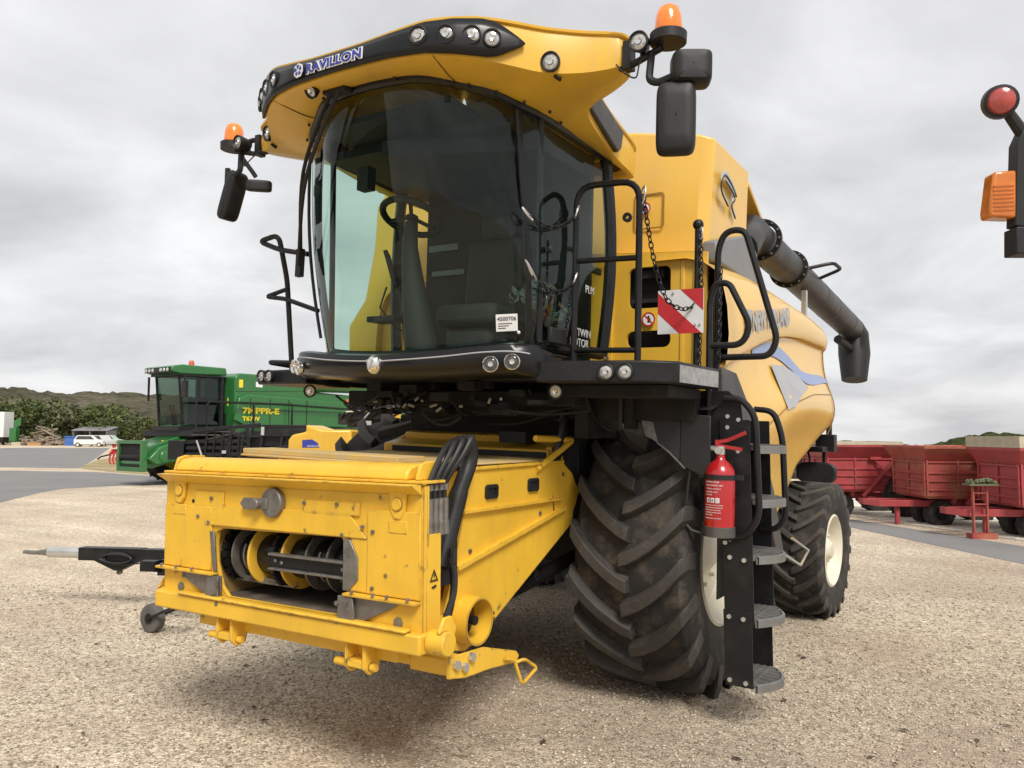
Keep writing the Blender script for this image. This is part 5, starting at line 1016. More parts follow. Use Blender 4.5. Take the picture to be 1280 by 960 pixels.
# --- rear light bracket and steps by rear wheel
q = MB(); q.bb(1.45, 1.66, 3.95, 4.12, 1.70, 1.90); q.bb(1.54, 1.60, 4.1, 4.15, 1.86, 2.15); q.bb(1.2, 1.6, 3.6, 4.1, 1.70, 1.76); q.bb(1.52, 1.56, 3.98, 4.0, 1.3, 1.72); q.tube([(1.40, 3.8, 1.70), (1.43, 3.75, 1.62), (1.43, 3.75, 1.55)], .014, 7); rb = q.build('rear_bracket', BLK, root, bevel=.006)
q = MB(); rows = []
for yy_, k in ((0, .02), (0, .9), (.02, 1), (.05, 1), (.06, .9)):
    rows.append([V(1.50 + .22 * k * math.copysign(abs(math.cos(a)) ** .6, math.cos(a)), 3.74 + yy_, 1.46 + .12 * k * math.copysign(abs(math.sin(a)) ** .6, math.sin(a))) for a in np.linspace(0, 2 * math.pi, 28, endpoint=False)])
q.grid(rows, True); q.build('rear_mirror', BLKM, rb)
q = MB(); q.tube([(1.74, 1.55, .98), (1.84, 1.75, .86), (1.80, 1.62, .74), (1.72, 1.35, .86)], .012, 7); q.build('step_hoop', ZINC, root)

# ------------------------------------------------------------------ fire extinguisher on the ladder plate
def on_machine(name, p, label, cat): return empty(name, MM @ Vector(p), (0, TILT, 0), label, cat)
fe = on_machine('fire_extinguisher', (1.855, -.90, 1.27), 'red fire extinguisher with black hose strapped beside the black ladder of the yellow combine', 'fire extinguisher')
q = MB(); q.lathe([(0.0, .09), (.0, .0)], (0, 0, .05), (0, 0, 1), 32); q.lathe([(.05, .093), (.38, .093), (.42, .085), (.455, .06), (.475, .034), (.50, .028), (.52, .028), (.52, 0)], (0, 0, 0), (0, 0, 1), 36); q.build('cylinder', RED, fe, smooth=40)
q = MB(); q.lathe([(0, 0), (0, .098), (.06, .098), (.064, .093)], (0, 0, 0), (0, 0, 1), 36); q.build('foot_ring', GREYD, fe)
q = MB(); q.cyl((0, 0, .51), (0, 0, .56), .03, 14); q.cyl((-.08, 0, .545), (.02, 0, .545), .018, 10); q.cyl((0, -.03, .535), (0, -.05, .535), .022, 12); q.build('valve', ZINC, fe)
q = MB(); q.bar((-.02, 0, .565), (.14, -.01, .545), .022, .01, (0, 1, 0)); q.bar((-.02, 0, .585), (.05, 0, .60), .022, .012, (0, 1, 0)); q.bar((.05, 0, .60), (.16, -.01, .65), .022, .012, (0, 1, 0)); q.bar((-.02, 0, .56), (-.02, 0, .60), .02, .02); q.build('lever', RED, fe)
q = MB(); q.tube(catmull([(-.08, 0, .545), (-.13, -.01, .53), (-.18, -.01, .44), (-.205, -.01, .28), (-.215, -.01, .12)], 6), .011, 8); q.tube([(-.215, -.01, .06), (-.18, 0, .02), (-.09, .01, .0)], .012, 8); q.build('hose', RUB, fe)
q = MB(); q.tube([(-.215, -.01, .12), (-.215, -.01, .08)], .014, 8); q.build('nozzle', ZINC, fe)
q = MB(); q.lathe([(.355, .094), (.355, .098), (.385, .098), (.385, .094)], (0, 0, 0), (0, 0, 1), 32); q.box((.11, .02, .37), (.06, .02, .03)); q.box((-.1, 0, .37), (.05, .05, .02)); q.box((0, .105, .3), (.1, .02, .35)); q.build('strap', BLKM, fe)
def cylwrap(body, size, z, a0, m, name='lettering'):
    def bend(p): a = a0 + p.x / .0945; return V(.0945 * math.sin(a) , -.0945 * math.cos(a), z + p.y) * 1.0 + V(math.sin(a), -math.cos(a), 0) * (p.z + .0005)
    return text(name, body, m, fe, (0, 0, 0), (1, 0, 0), (0, 0, 1), size, .0004, bend=bend)
A_ = -.75
for k, (b_, z_, s_) in enumerate((('EXTINCTEUR', .335, .016), ('6 KG POUDRE ABC', .315, .014), ('1 TIRER LA GOUPILLE', .295, .011), ('2 PRENDRE LE JET', .275, .011), ('3 APPUYER', .258, .011), ('ATTENTION NE PAS EXPOSER', .195, .009), ('A UNE TEMPERATURE ELEVEE', .180, .009), ('VERIFIER CHAQUE ANNEE', .165, .009), ('RECHARGER APRES USAGE', .150, .009), ('MEME PARTIEL', .135, .009), ('UTILISABLE SUR COURANT', .115, .009))):
    cylwrap(b_, s_, z_, A_, WHITE)
for k in range(3):
    q = MB(); a = -.62 + .33 * k; pts = [V(.0955 * math.sin(a + u), -.0955 * math.cos(a + u), z) for u, z in ((0, .213), (.25, .213), (.25, .243), (0, .243))]; q.add(pts, [(0, 1, 2, 3)]); q.build('pictogram', WHITE, fe, smooth=0)
    cylwrap('ABC'[k], .026, .218, a + .04 + 0.0, BLACKT)

# ------------------------------------------------------------------ helper wheel for other machines
def simple_wheel(par, c, R, W, rimR, axis, rimm=RIM, lugs=16, tyre_name='wheel'):
    c = Vector(c); ax = Vector(axis).normalized(); h = W / 2
    q = MB(); prof = [(-h * .8, rimR), (-h, rimR + (R - rimR) * .45), (-h * .9, R * .95), (-h * .6, R * .965), (h * .6, R * .965), (h * .9, R * .95), (h, rimR + (R - rimR) * .45), (h * .8, rimR)]
    q.lathe(prof, c, ax, 40, None, True); x, y, d = basis(ax)
    for s in (-1, 1):
        for k in range(lugs):
            a = 2 * math.pi * (k + (.5 if s > 0 else 0)) / lugs; b = a + .22
            p0 = c + (x * math.cos(a) + y * math.sin(a)) * R * .975; p1 = c + ax * s * h * .95 + (x * math.cos(b) + y * math.sin(b)) * R * .965
            q.bar(p0, p1, R * .09, R * .06, (p0 - c))
    o = q.build(tyre_name, TYRE, par, smooth=35)
    q = MB(); q.lathe([(-h * .75, rimR * 1.01), (-h * .6, rimR * .9), (-h * .35, rimR * .6), (-h * .3, 0)], c, ax, 24); q.lathe([(h * .75, rimR * 1.01), (h * .6, rimR * .9), (h * .35, rimR * .6), (h * .3, 0)], c, ax, 24); q.cyl(c - ax * h * .5, c + ax * h * .5, rimR * .3, 12); q.build('rim', rimm, o)
    return o

# ------------------------------------------------------------------ header trailer drawbar and header behind the combine
tip = at(30, 690, 8.6); dbr = at(214, 694, 8.35)
ht = empty('header_trailer', (dbr.x, dbr.y, 0), (0, 0, math.atan2(tip.y - dbr.y, tip.x - dbr.x)), 'black header trailer with its drawbar reaching out to the left of the yellow feeder plate', 'trailer')
LD = (V(tip.x, tip.y, 0) - V(dbr.x, dbr.y, 0)).length; z0 = dbr.z
q = MB(); q.bb(-3.2, LD * .60, -.06, .06, z0 - .07, z0 + .06); q.bb(LD * .18, LD * .60, -.065, .065, z0 + .05, z0 + .065); q.prism([V(LD * .2, -.05, z0 - .07), V(LD * .5, -.05, z0 - .07), V(LD * .36, -.05, z0 - .17), V(LD * .32, -.05, z0 - .17)], (0, .1, 0)); q.bb(-.06, .1, -.09, .09, z0 - .2, z0 + .03); q.bb(-3.2, -.1, -.7, -.6, z0 - .05, z0 + .05); q.bb(-3.2, -.1, .6, .7, z0 - .05, z0 + .05); q.bb(-.35, -.25, -.7, .7, z0 - .05, z0 + .05); q.bb(-2.6, -2.5, -.9, .9, z0 - .05, z0 + .05); q.build('drawbar', BLK, ht, bevel=.006, whole=True)
q = MB(); q.cyl((LD * .60, 0, z0 + .0), (LD * .82, 0, z0 + .0), .058, 20); q.build('coupling_sleeve', ZINC, ht)
q = MB(); q.tube([(LD * .82, 0, z0), (LD * .86, 0, z0 - .005), (LD * .93, 0, z0 - .01), (LD, 0, z0 - .005)], [.05, .03, .022, .02], 10); q.lathe([(-.016, .012), (-.016, .028), (.016, .028), (.016, .012)], (LD * .34, 0, z0 - .19), (0, 1, 0), 14, None, True); q.build('towing_eye', STEEL, ht)
q = MB()
for k in range(4): q.tube([V(LD * .33 + (.15 + .01 * k) * math.cos(a), .075 + .008 * k, z0 - .035 + (.06 - .005 * k) * math.sin(a)) for a in np.linspace(0, 2 * math.pi, 18, endpoint=False)], .009, 6, closed=True)
q.tube([(LD * .15, .08, z0 - .08), (LD * .3, .08, z0 - .1)], .007, 5); q.build('cable_coil', RUB, ht)
for sy in (-1, 1): simple_wheel(ht, (-2.55, sy * .95, .3), .3, .2, .17, (0, 1, 0), RIM, 10)
jw = at(192, 737, 7.4)
jk = empty('jockey_wheel', (jw.x, jw.y, 0), (0, 0, YAW - .5), 'small grey jockey wheel on the gravel left of the yellow feeder plate', 'jockey wheel')
q = MB(); q.lathe([(-.045, .03), (-.05, .10), (-.04, .125), (-.02, .132), (.02, .132), (.04, .125), (.05, .10), (.045, .03)], (0, 0, .132), (0, 1, 0), 28); q.build('tyre', mat('grey_rubber', (.11, .105, .095), .8, var=.2), jk)
q = MB(); q.lathe([(-.05, .05), (-.055, 0)], (0, 0, .132), (0, 1, 0), 16); q.bar((0, .07, .13), (.42, .07, .30), .03, .02); q.bar((0, -.07, .13), (.42, -.07, .30), .03, .02); q.cyl((0, -.075, .132), (0, .075, .132), .015); q.cyl((.42, 0, .25), (.42, 0, .60), .03); q.bb(.40, .44, -.08, .08, .27, .31); q.build('fork', BLK, jk)
# harvest header
hc = at(390, 552, 10.6)
hd = empty('crop_header', (hc.x, hc.y, 0), (0, 0, YAW), 'yellow and black crop header parked behind the feeder house, blue badge on its end shield', 'crop header')
q = MB(); zc = hc.z
pr_ = [(-.33, -.5), (-.32, .02), (-.27, .09), (-.08, .13), (-.09, .23), (.12, .16), (.52, .16), (.56, -.5), (.40, -1.05), (-.1, -1.05)]
q.prism([V(a, 0, zc + b) for a, b in pr_], (0, .9, 0)); es = q.build('end_shield', Y, hd, bevel=.03)
q = MB(); q.prism([V(-.13, -.004, zc - .08), V(-.13, -.004, zc + .02), V(0, -.004, zc + .03), V(.08, -.004, zc - .02), V(.10, -.004, zc - .08)], (0, .003, 0)); bd = q.build('badge', BLUE, es, smooth=0)
text('lettering', 'RAVILLON', WHITE, bd, (-.06, -.009, zc - .072), (1, 0, 0), (0, 0, 1), .035); text('lettering', '800CF', BLACKT, es, (0.04, -.006, zc - .19), (1, 0, 0), (0, 0, 1), .05)
q = MB(); q.bb(.40, 4.6, .9, 1.05, .45, .65); q.bb(.2, 4.6, .75, .82, 2.05, 2.13); q.bb(.3, .95, .8, 1.1, zc + .2, zc + .52); q.bb(.5, 4.6, .9, 1.1, zc - .9, zc + .2)
for xk in (.55, 2.5, 4.5): q.bb(xk - .05, xk + .05, .80, 1.0, .0, 2.12)
q.prism([V(.5, .9, zc - .9), V(.5, .25, zc - 1.0), V(.5, .15, zc - 1.1), V(.5, .9, zc - 1.15)], (4.1, 0, 0)); q.bb(.45, .65, .3, 1.4, 0, .08); q.bb(4.4, 4.6, .3, 1.4, 0, .08)
for k in range(6): q.tube(sag((.2 + .15 * k, .7, zc + .3 + .05 * (k % 2)), (.6 + .18 * k, .78, zc + .55 - .04 * k), -.08, 8), .014, 6)
q.bar((.35, .8, zc + .2), (.75, .8, zc + .55), .05, .05); q.bar((1.1, .8, zc), (.75, .8, zc + .5), .05, .05); q.build('header_frame', BLK, hd, bevel=.008, whole=True)
q = MB(); q.tube([(.3, .7, zc + .42), (.9, .7, zc + .45)], .012, 6); q.tube([(.55, .68, zc + .3), (.72, .68, zc + .5)], .014, 6); q.box((.62, .7, zc + .26), (.1, .05, .06)); q.build('hose_fitting', ZINC, hd)
q = MB(); q.prism([V(.92, .72, zc + .46), V(1.28, .72, zc + .30), V(1.0, .72, zc + .34)], (0, .05, 0)); q.build('shield_tip', Y, hd)
q = MB(); q.bb(.3, .42, .7, .76, zc + .56, zc + .6); q.build('reflector', AMBER, hd)
q = MB(); q.cyl((.5, .5, zc - .75), (4.6, .5, zc - .75), .14, 16)
for k in range(9): q.lathe([(-.01, .14), (-.01, .27), (.01, .27), (.01, .14)], (.75 + .45 * k, .5, zc - .75), (1, 0, .25 if k < 5 else -.25), 20, None, True)
q.build('intake_auger', Y, hd, whole=True); q = MB(); q.prism([V(4.6, a, zc + b) for a, b in ((.0, -1.05), (.95, -1.05), (.95, .16), (.3, .16), (.0, -.4))], (.14, 0, 0)); q.build('end_shield', Y, hd, bevel=.02)

# ------------------------------------------------------------------ green combine far left
gp = at(238, 500, 30.0)
gc = empty('combine_harvester', (gp.x, gp.y, 0), (0, 0, RAD(-4)), 'green combine harvester with yellow lettering, parked beyond the yellow one', 'combine harvester')
GT = 4.32
q = MB(); q.prism([V(-.78, y, z) for y, z in ((-.75, 2.1), (-.95, 4.0), (.80, 4.0), (.80, 2.1))], (1.56, 0, 0)); q.build('cab', glass_mat('green_cab_glass', (.30, .42, .36), 1.6), gc, bevel=.08)
q = MB()
for x in (-.78, .78):
    q.tube([(x, -.77, 2.1), (x * .98, -.95, 4.0)], .045, 8); q.tube([(x, .82, 2.1), (x, .82, 4.0)], .09, 8)
q.bb(-.85, .85, .9, .98, 2.1, 2.6); q.bb(-.9, .9, -1.0, 1.0, 1.95, 2.12); q.bb(-.35, .3, .1, .6, 2.1, 3.2); q.tube([(0, -.6, 2.1), (0, -.75, 2.9)], .1, 8); q.tube([(.9, -.9, 3.9), (1.25, -1.0, 3.9), (1.25, -1.0, 3.5)], .03, 6); q.box((1.25, -1.0, 3.45), (.26, .12, .6)); q.box((-1.0, -1.1, 3.5), (.06, .06, .9)); q.build('cab_frame', BLK, gc, whole=True)
q = MB(); q.prism([V(-.92, y, z) for y, z in ((-1.35, 4.10), (-1.32, 4.28), (-.9, 4.36), (.9, 4.34), (.95, 4.05), (-1.0, 4.0))], (1.84, 0, 0)); gr = q.build('cab_roof', GREEN, gc, bevel=.05)
q = MB(); q.bb(-.82, .82, -1.38, -1.25, 4.07, 4.24); q.bb(-.88, .88, -1.1, .9, 3.95, 4.02); q.build('lamp_bar', BLK, gr)
q = MB()
for x in (-.8, -.55, -.3, .3, .55, .8): q.lathe([(0, .075), (.02, .06), (.025, 0)], (x * .9, -1.38, 4.15), (0, -1, 0), 12)
q.build('roof_lamp', LENS, gr)
q = MB(); q.lathe([(0, .1), (.12, .1), (.2, .07), (.22, 0)], (.5, -.3, 4.36), (0, 0, 1), 14); q.build('beacon', mat('red_beacon', (.6, .10, .06), .3), gr)
q = MB(); q.prism([V(-1.35, y, z) for y, z in ((1.0, 1.5), (1.0, 4.0), (1.2, 4.15), (4.2, 4.15), (4.6, 3.6), (10.2, 3.4), (10.4, 2.0), (9.8, 1.5))], (2.7, 0, 0)); gb = q.build('body', GREEN, gc, bevel=.06)
q = MB(); q.prism([V(1.36, y, z) for y, z in ((.9, 2.35), (1.1, 3.2), (1.5, 3.35), (9.6, 3.15), (9.7, 2.3), (6.5, 2.1), (1.5, 2.1))], (.12, 0, 0)); gs = q.build('side_panel', GREEN, gc, bevel=.05)
q = MB(); q.bb(1.485, 1.50, 6.0, 9.4, 2.25, 2.72); q.bb(1.48, 1.49, 1.2, 9.5, 2.75, 2.77)
for k in range(9): q.bb(1.50, 1.51, 6.1 + .36 * k, 6.3 + .36 * k, 2.3, 2.66); q.build('grey_panel', GREYD, gs)
text('lettering', '7MPPR-E', GRL, gs, (1.495, 1.25, 2.62), (0, 1, 0), (0, 0, 1), .30, wscale=1.5, extrude=.006, offset=.012); text('lettering', 'T670V', GRL, gs, (1.495, 1.25, 2.34), (0, 1, 0), (0, 0, 1), .22, wscale=1.3, extrude=.006, offset=.008)
q = MB()
for k in range(6): q.tube([(1.95, -.55, .55 + .28 * k), (1.95, -.05, .55 + .28 * k)], .03, 6)
q.tube([(1.95, -.55, .5), (1.95, -.55, 2.9), (1.75, -.3, 3.0)], .035, 6); q.tube([(1.95, -.05, .5), (1.95, -.05, 2.1)], .035, 6); q.build('ladder', BLK, gc, whole=True)
q = MB(); q.prism([V(1.355, y, z) for y, z in ((1.02, 3.45), (1.02, 3.98), (1.2, 4.1), (4.1, 4.1), (4.3, 3.6))], (.02, 0, 0)); q.bb(1.37, 1.385, 2.4, 2.43, 3.5, 4.1); q.build('tank_side', GREEN, gb, bevel=.02, whole=True)
q = MB()
for k in range(4): q.bb(1.48, 1.50, 1.6 + .9 * k, 1.615 + .9 * k, 2.15, 3.2)
q.build('panel_seam', UNDER, gs)
q = MB(); q.tube([(1.3, 4.4, 3.85), (1.3, 9.5, 3.95)], .28, 16); q.build('unloading_auger', GREEN, gc)
q = MB(); q.bb(1.37, 1.39, 1.9, 2.2, 3.65, 3.85); q.build('sticker', WHITE, gb); q = MB(); q.bb(.9, .94, .98, 1.0, 2.9, 3.2); q.bb(1.37, 1.385, 1.15, 1.32, 3.6, 3.9); q.build('yellow_sticker', GRL, gb)
q = MB(); q.bb(-1.7, 1.7, -.9, 6.4, 1.75, 1.95); q.bb(-1.2, 1.2, .3, 6.4, .9, 1.8); q.tube([(1.7, -.8, 1.9), (1.7, -.8, 3.0), (1.7, 3.4, 3.0), (1.7, 3.4, 1.9)], .045, 8); q.tube([(1.7, 1.6, 1.9), (1.7, 1.6, 3.0)], .045, 8); q.tube([(1.7, 3.0, 3.0), (1.7, 6.4, 2.9)], .04, 8); q.build('platform_rail', BLK, gc)
q = MB(); q.prism([V(-.75, y, z) for y, z in ((-.4, 1.9), (-.8, 2.0), (-2.9, 1.35), (-3.0, .75), (-2.6, .6), (-.4, 1.2))], (1.5, 0, 0)); q.prism([V(-.7, y, z) for y, z in ((-1.0, 1.9), (-1.0, 2.2), (-1.5, 2.15), (-1.6, 1.9))], (1.4, 0, 0)); gf = q.build('feeder_house', GREEN, gc, bevel=.04)
q = MB(); q.plate([V(x, -3.05, z) for x, z in ((-.85, .5), (.85, .5), (.85, 1.6), (-.85, 1.6))], [[V(x, -3.05, z) for x, z in ((-.72, .66), (.72, .66), (.72, 1.48), (-.72, 1.48))]], (0, .2, 0)); q.build('feeder_mouth', GREEN, gf, bevel=.02)
q = MB(); q.bb(-.74, .74, -2.98, -2.95, .64, 1.5); q.cyl((-.65, -2.99, 1.0), (.65, -2.99, 1.0), .09); q.build('mouth_lining', UNDER, gf)
q = MB(); q.prism([V(.80, y, z) for y, z in ((-1.0, 1.6), (-1.2, 1.75), (-2.5, 1.35), (-2.9, .95), (-2.6, .75), (-1.4, .9))], (.25, 0, 0)); q.lathe([(0, .22), (.06, .22), (.07, .1), (.07, 0)], (1.05, -2.3, 1.02), (1, 0, 0), 18); q.build('drive_shield', GREEN, gf, bevel=.03)
gf.location.y = .75
q = MB(); q.bb(1.052, 1.06, -1.75, -1.5, 1.35, 1.6); q.bb(.6, .61, -2.2, -2.0, 1.35, 1.6); q.build('yellow_sticker', GRL, gf)
for x in (-1.25, 1.25): simple_wheel(gc, (x, .0, .98), .98, .75, .5, (1, 0, 0), GRL, 18)
for x in (-1.25, 1.25): simple_wheel(gc, (x, 6.4, .7), .7, .5, .36, (1, 0, 0), GRL, 16)

# black folded implement in front of the green combine
bp2 = at(305, 560, 21.0)
bh = empty('folding_implement', (bp2.x, bp2.y, 0), (0, 0, YAW + .1), 'black steel folded implement frame standing before the green combine', 'implement')
q = MB(); z = bp2.z
q.bb(-1.55, 1.4, -.1, .1, .35, .55); q.bb(-1.5, 2.2, .6, .8, .35, .55)
for k in range(5): q.bb(-1.45, .1, -.2 + .02 * k, -.12 + .02 * k, z - .55 + .17 * k, z - .46 + .17 * k)
q.prism([V(-1.5, -.2, z + .25), V(-.75, -.2, z + .42), V(-.2, .1, z + .42), V(-1.1, .1, z + .22)], (0, .8, .02))
q.bar((-1.3, -.1, z + .45), (.45, -.1, z + .62), .1, .1); q.bar((-.25, -.1, z + .6), (-.5, -.1, z - .5), .12, .1); q.bar((.1, -.1, z + .55), (.2, -.1, z - .6), .1, .1); q.bar((.0, -.1, z - .1), (2.0, -.1, z + .12), .14, .12); q.bar((.0, -.1, z - .3), (2.2, -.1, z - .1), .14, .12); q.bar((.5, -.1, z + .4), (1.9, -.1, z + .42), .1, .2); q.bb(.5, 2.0, .1, .3, z + .1, z + .35); q.bb(2.0, 2.3, -.15, .5, z - .6, z + .35)
q.bb(-.3, 2.2, .3, .34, z - .5, z - .1)
for k in range(5): q.bar((-.9 + .2 * k, -.2, z + .38), (-1.0 + .22 * k, -.15, z - .6), .05, .05)
q.bb(-.35, 2.3, .25, .6, z - .75, z + .30); q.bb(.45, 1.75, .0, .25, z + .05, z + .62); q.bb(-1.75, -.4, .2, .5, z - .75, z + .12); q.bb(-1.9, -1.5, -.15, .1, z - .3, z + .2)
for k in range(6): q.bar((-.6 + .5 * k, -.2, z - .7), (-.5 + .5 * k, -.12, z + .3 + .05 * (k % 3)), .06, .06)
q.bb(-1.5, -1.4, -.1, .1, .0, 1.0); q.bb(1.3, 1.4, -.1, .1, 0, .5); q.bb(2.1, 2.2, .6, .7, 0, .5)
q.build('frame', BLK, bh, bevel=.01, whole=True)
q = MB(); q.tube([(-1.15, -.25, z + .2), (-.92, -.25, z - .45)], .028, 8); q.box((.52, -.2, z + .45), (.08, .08, .22)); q.box((-.45, -.22, z - .1), (.1, .08, .08)); q.build('hydraulic_ram', ZINC, bh)
q = MB(); q.bb(.5, 1.5, -.2, .1, z - .42, z - .34); q.build('red_guard', mat('faded_red_guard', (.5, .06, .07), .6), bh)
q = MB(); q.bb(-1.3, -.6, -.19, .4, z + .33, z + .36); q.build('grey_lid', GREYD, bh)

# small red implement, junk pile, sheds, vehicles far left
rp_ = at(141, 565, 47)
ri = empty('red_implement', (rp_.x, rp_.y, 0), (0, 0, YAW), 'small red cultivator standing beside the green feeder house', 'cultivator')
q = MB(); q.bb(-.1, .6, -.2, 0, .6, .75); q.bb(-.1, .6, .5, .7, .6, .75); q.bb(0, .1, -.2, .7, .6, .9); q.bb(.4, .5, -.2, .7, .6, 1.2)
for k in range(4): q.tube([(-.05 + .2 * k, -.1, .7), (-.15 + .2 * k, -.1, .3), (-.05 + .2 * k, -.1, .0)], .05, 6)
q.bar((0, 0, 1.0), (.45, 0, 1.3), .1, .1); q.build('frame', DRED, ri); q = MB(); q.tube([(-.1, 0, .6), (-.7, 0, .45), (-.9, 0, .3)], .05, 6); q.build('drawbar', BLK, ri)

def boxy(name, px, py, d, label, cat, group=None): 
    p = at(px, py, d); return empty(name, (p.x, p.y, 0), (0, 0, YAW), label, cat, group)
lo2 = boxy('lorry', 0, 540, 120, 'white box lorry body at the left edge by the trees', 'lorry')
q = MB(); q.bb(-6, 1.3, -1.2, 1.2, 1.2, 5.0); q.build('cargo_box', WPAINT, lo2, bevel=.05); q = MB(); q.bb(-6, 1.2, -1.1, 1.1, .5, 1.2); q.build('chassis', UNDER, lo2)
for x in (-5, .2):
    simple_wheel(lo2, (x, -.95, .55), .55, .35, .25, (0, 1, 0), RIM, 8); simple_wheel(lo2, (x, .95, .55), .55, .35, .25, (0, 1, 0), RIM, 8)
gi = boxy('green_implement', 18, 545, 118, 'small green farm implement with a raised wing beside the white lorry', 'implement')
q = MB(); q.bb(-.5, .5, -.5, .5, .6, 2.6); q.prism([V(-.1, 0, 2.4), V(.9, 0, 3.0), V(.8, 0, 4.2), V(-.2, 0, 3.6)], (0, .15, 0)); q.bb(-.6, .8, -.4, .4, .3, .6); q.bb(-.4, -.2, -.4, .4, 0, .6); q.bb(.4, .6, -.4, .4, 0, .6); q.build('frame', GREEN, gi, bevel=.05)
wp_ = boxy('timber_pile', 52, 553, 118, 'jumbled heap of old grey timber and branches before the trees', 'timber pile')
q = MB(); rr = random.Random(4)
for i in range(110):
    x = rr.gauss(0, 2.3); zt = max(.15, (1.9 + 1.0 * math.sin(x * 1.7 + .6)) * math.exp(-(x / 3.0) ** 2) * rr.random() ** .7); L_ = rr.uniform(.8, 2.4); a = rr.uniform(0, 3.1); b = rr.uniform(-.5, .5); dv = V(math.cos(a) * math.cos(b), math.sin(a) * math.cos(b), math.sin(b)) * L_ / 2; c = V(x, rr.uniform(-1.3, 1.3), zt)
    q.bar(c - dv, c + dv, rr.uniform(.12, .35), rr.uniform(.08, .3))
q.build('timber', WOOD, wp_, smooth=0)
q = MB(); q.bb(-3.3, -2.0, -1.9, -1.5, 0, .5); q.build('plank_stack', TAN, wp_); q = MB(); q.bb(-.9, 1.0, -2.0, -1.6, 0, .45); q.build('plank_stack', mat('orange_planks', (.42, .24, .10), .8), wp_)
shd = boxy('shed', 118, 545, 125, 'low grey open shed under the trees behind the parked vehicles', 'shed')
q = MB(); q.prism([V(-2.8, y, z) for y, z in ((-1.5, 2.2), (-1.5, 2.35), (1.8, 2.9), (1.8, 2.75))], (5.6, 0, 0)); q.build('roof', mat('pale_roof_sheet', (.26, .26, .27), .5), shd); q = MB(); q.bb(-2.7, 2.7, 1.5, 1.7, 0, 2.7); q.bb(-2.7, -2.5, -1.4, 1.6, 0, 2.3); q.bb(2.5, 2.7, -1.4, 1.6, 0, 2.3); q.bb(-.1, .1, -1.4, -1.3, 0, 2.2); q.build('wall', SHED, shd)
bx = boxy('blue_crate', 90, 552, 116, 'blue box between the timber pile and the shed', 'crate'); q = MB(); q.bb(-.8, .7, -.5, .5, 0, 1.25); q.bb(-.9, .8, -.6, .6, 1.25, 1.4); q.bb(-.8, .7, -.53, -.5, .5, .6); q.build('crate', CLOTHB, bx, bevel=.04)
def car(px, py, d, label, m, rz=0.3):
    p = at(px, py, d); o = empty('parked_car', (p.x, p.y, 0), (0, 0, YAW + rz), label, 'car')
    q = MB(); q.prism([V(x, -.8, z) for x, z in ((-1.8, .3), (-1.8, .9), (-1.75, 1.0), (-1.4, 1.55), (.3, 1.55), (.9, 1.0), (1.7, .85), (1.75, .3))], (0, 1.6, 0)); q.build('body', m, o, bevel=.08); q = MB(); q.prism([V(x, -.815, z) for x, z in ((-1.6, 1.0), (-1.3, 1.46), (.25, 1.46), (.75, 1.0))], (0, 1.63, 0)); q.build('window', GREYD, o)
    for x in (-1.3, 1.3):
        for y in (-.75, .75): simple_wheel(o, (x, y, .3), .3, .2, .18, (0, 1, 0), RIM, 6)
car(112, 553, 108, 'white car parked nearest the blue box, below the shed', WPAINT); car(128, 554, 112, 'white car parked in front of the shed roof, right of another white one', mat('dull_white_paint', (.5, .5, .48), .5), -.4); car(138, 553, 118, 'pale green car at the right end of the parked row', mat('pale_green_paint', (.35, .48, .40), .4), .1)

# trees: one builder, each crown its own leaves
def tree(px, py, d, h, wd, leaf, label, n=900, name='tree', seed=0, low=.15):
    rg = np.random.default_rng(seed + 11); p = at(px, py, d); o = empty(name, (p.x, p.y, 0), (0, 0, rg.random() * 6), label, 'tree', 'trees along the yard edge')
    q = MB(); q.tube([(0, 0, -.2), (.1, 0, h * .3), (-.1, .1, h * .6), (0, 0, h * .85)], [.28, .22, .14, .05], 8)
    for k in range(6): a = k * 1.05; q.tube([(0, 0, h * (.25 + .06 * k)), (math.cos(a) * wd * .3, math.sin(a) * wd * .3, h * (.45 + .06 * k))], [.1, .03], 6)
    q.build('trunk', BARK, o)
    lobes = [(rg.normal(0, wd * .24), rg.normal(0, wd * .2), h * (low + .1 + (.72 - low) * rg.random()), wd * (.16 + .14 * rg.random())) for _ in range(13)]
    vs, fs = [], []
    for i in range(n):
        c = lobes[rg.integers(len(lobes))]; v = rg.normal(size=3); v /= np.linalg.norm(v); r = c[3] * (.55 + .5 * rg.random() ** .5)
        ctr = np.array(c[:3]) + v * r * np.array([1, 1, .8]); ctr[2] = max(ctr[2], .2); s = .16 + .26 * rg.random()
        a = rg.normal(size=3); a /= np.linalg.norm(a); b = np.cross(a, rg.normal(size=3)); b /= np.linalg.norm(b); k = len(vs)
        vs += [ctr - a * s, ctr + b * s * .6, ctr + a * s, ctr - b * s * .6]; fs.append((k, k + 1, k + 2, k + 3))
    me = bpy.data.meshes.new('crown'); me.from_pydata([tuple(v) for v in vs], [], fs); me.materials.append(leaf); c = bpy.data.objects.new('crown', me); col.objects.link(c); c.parent = o
    return o
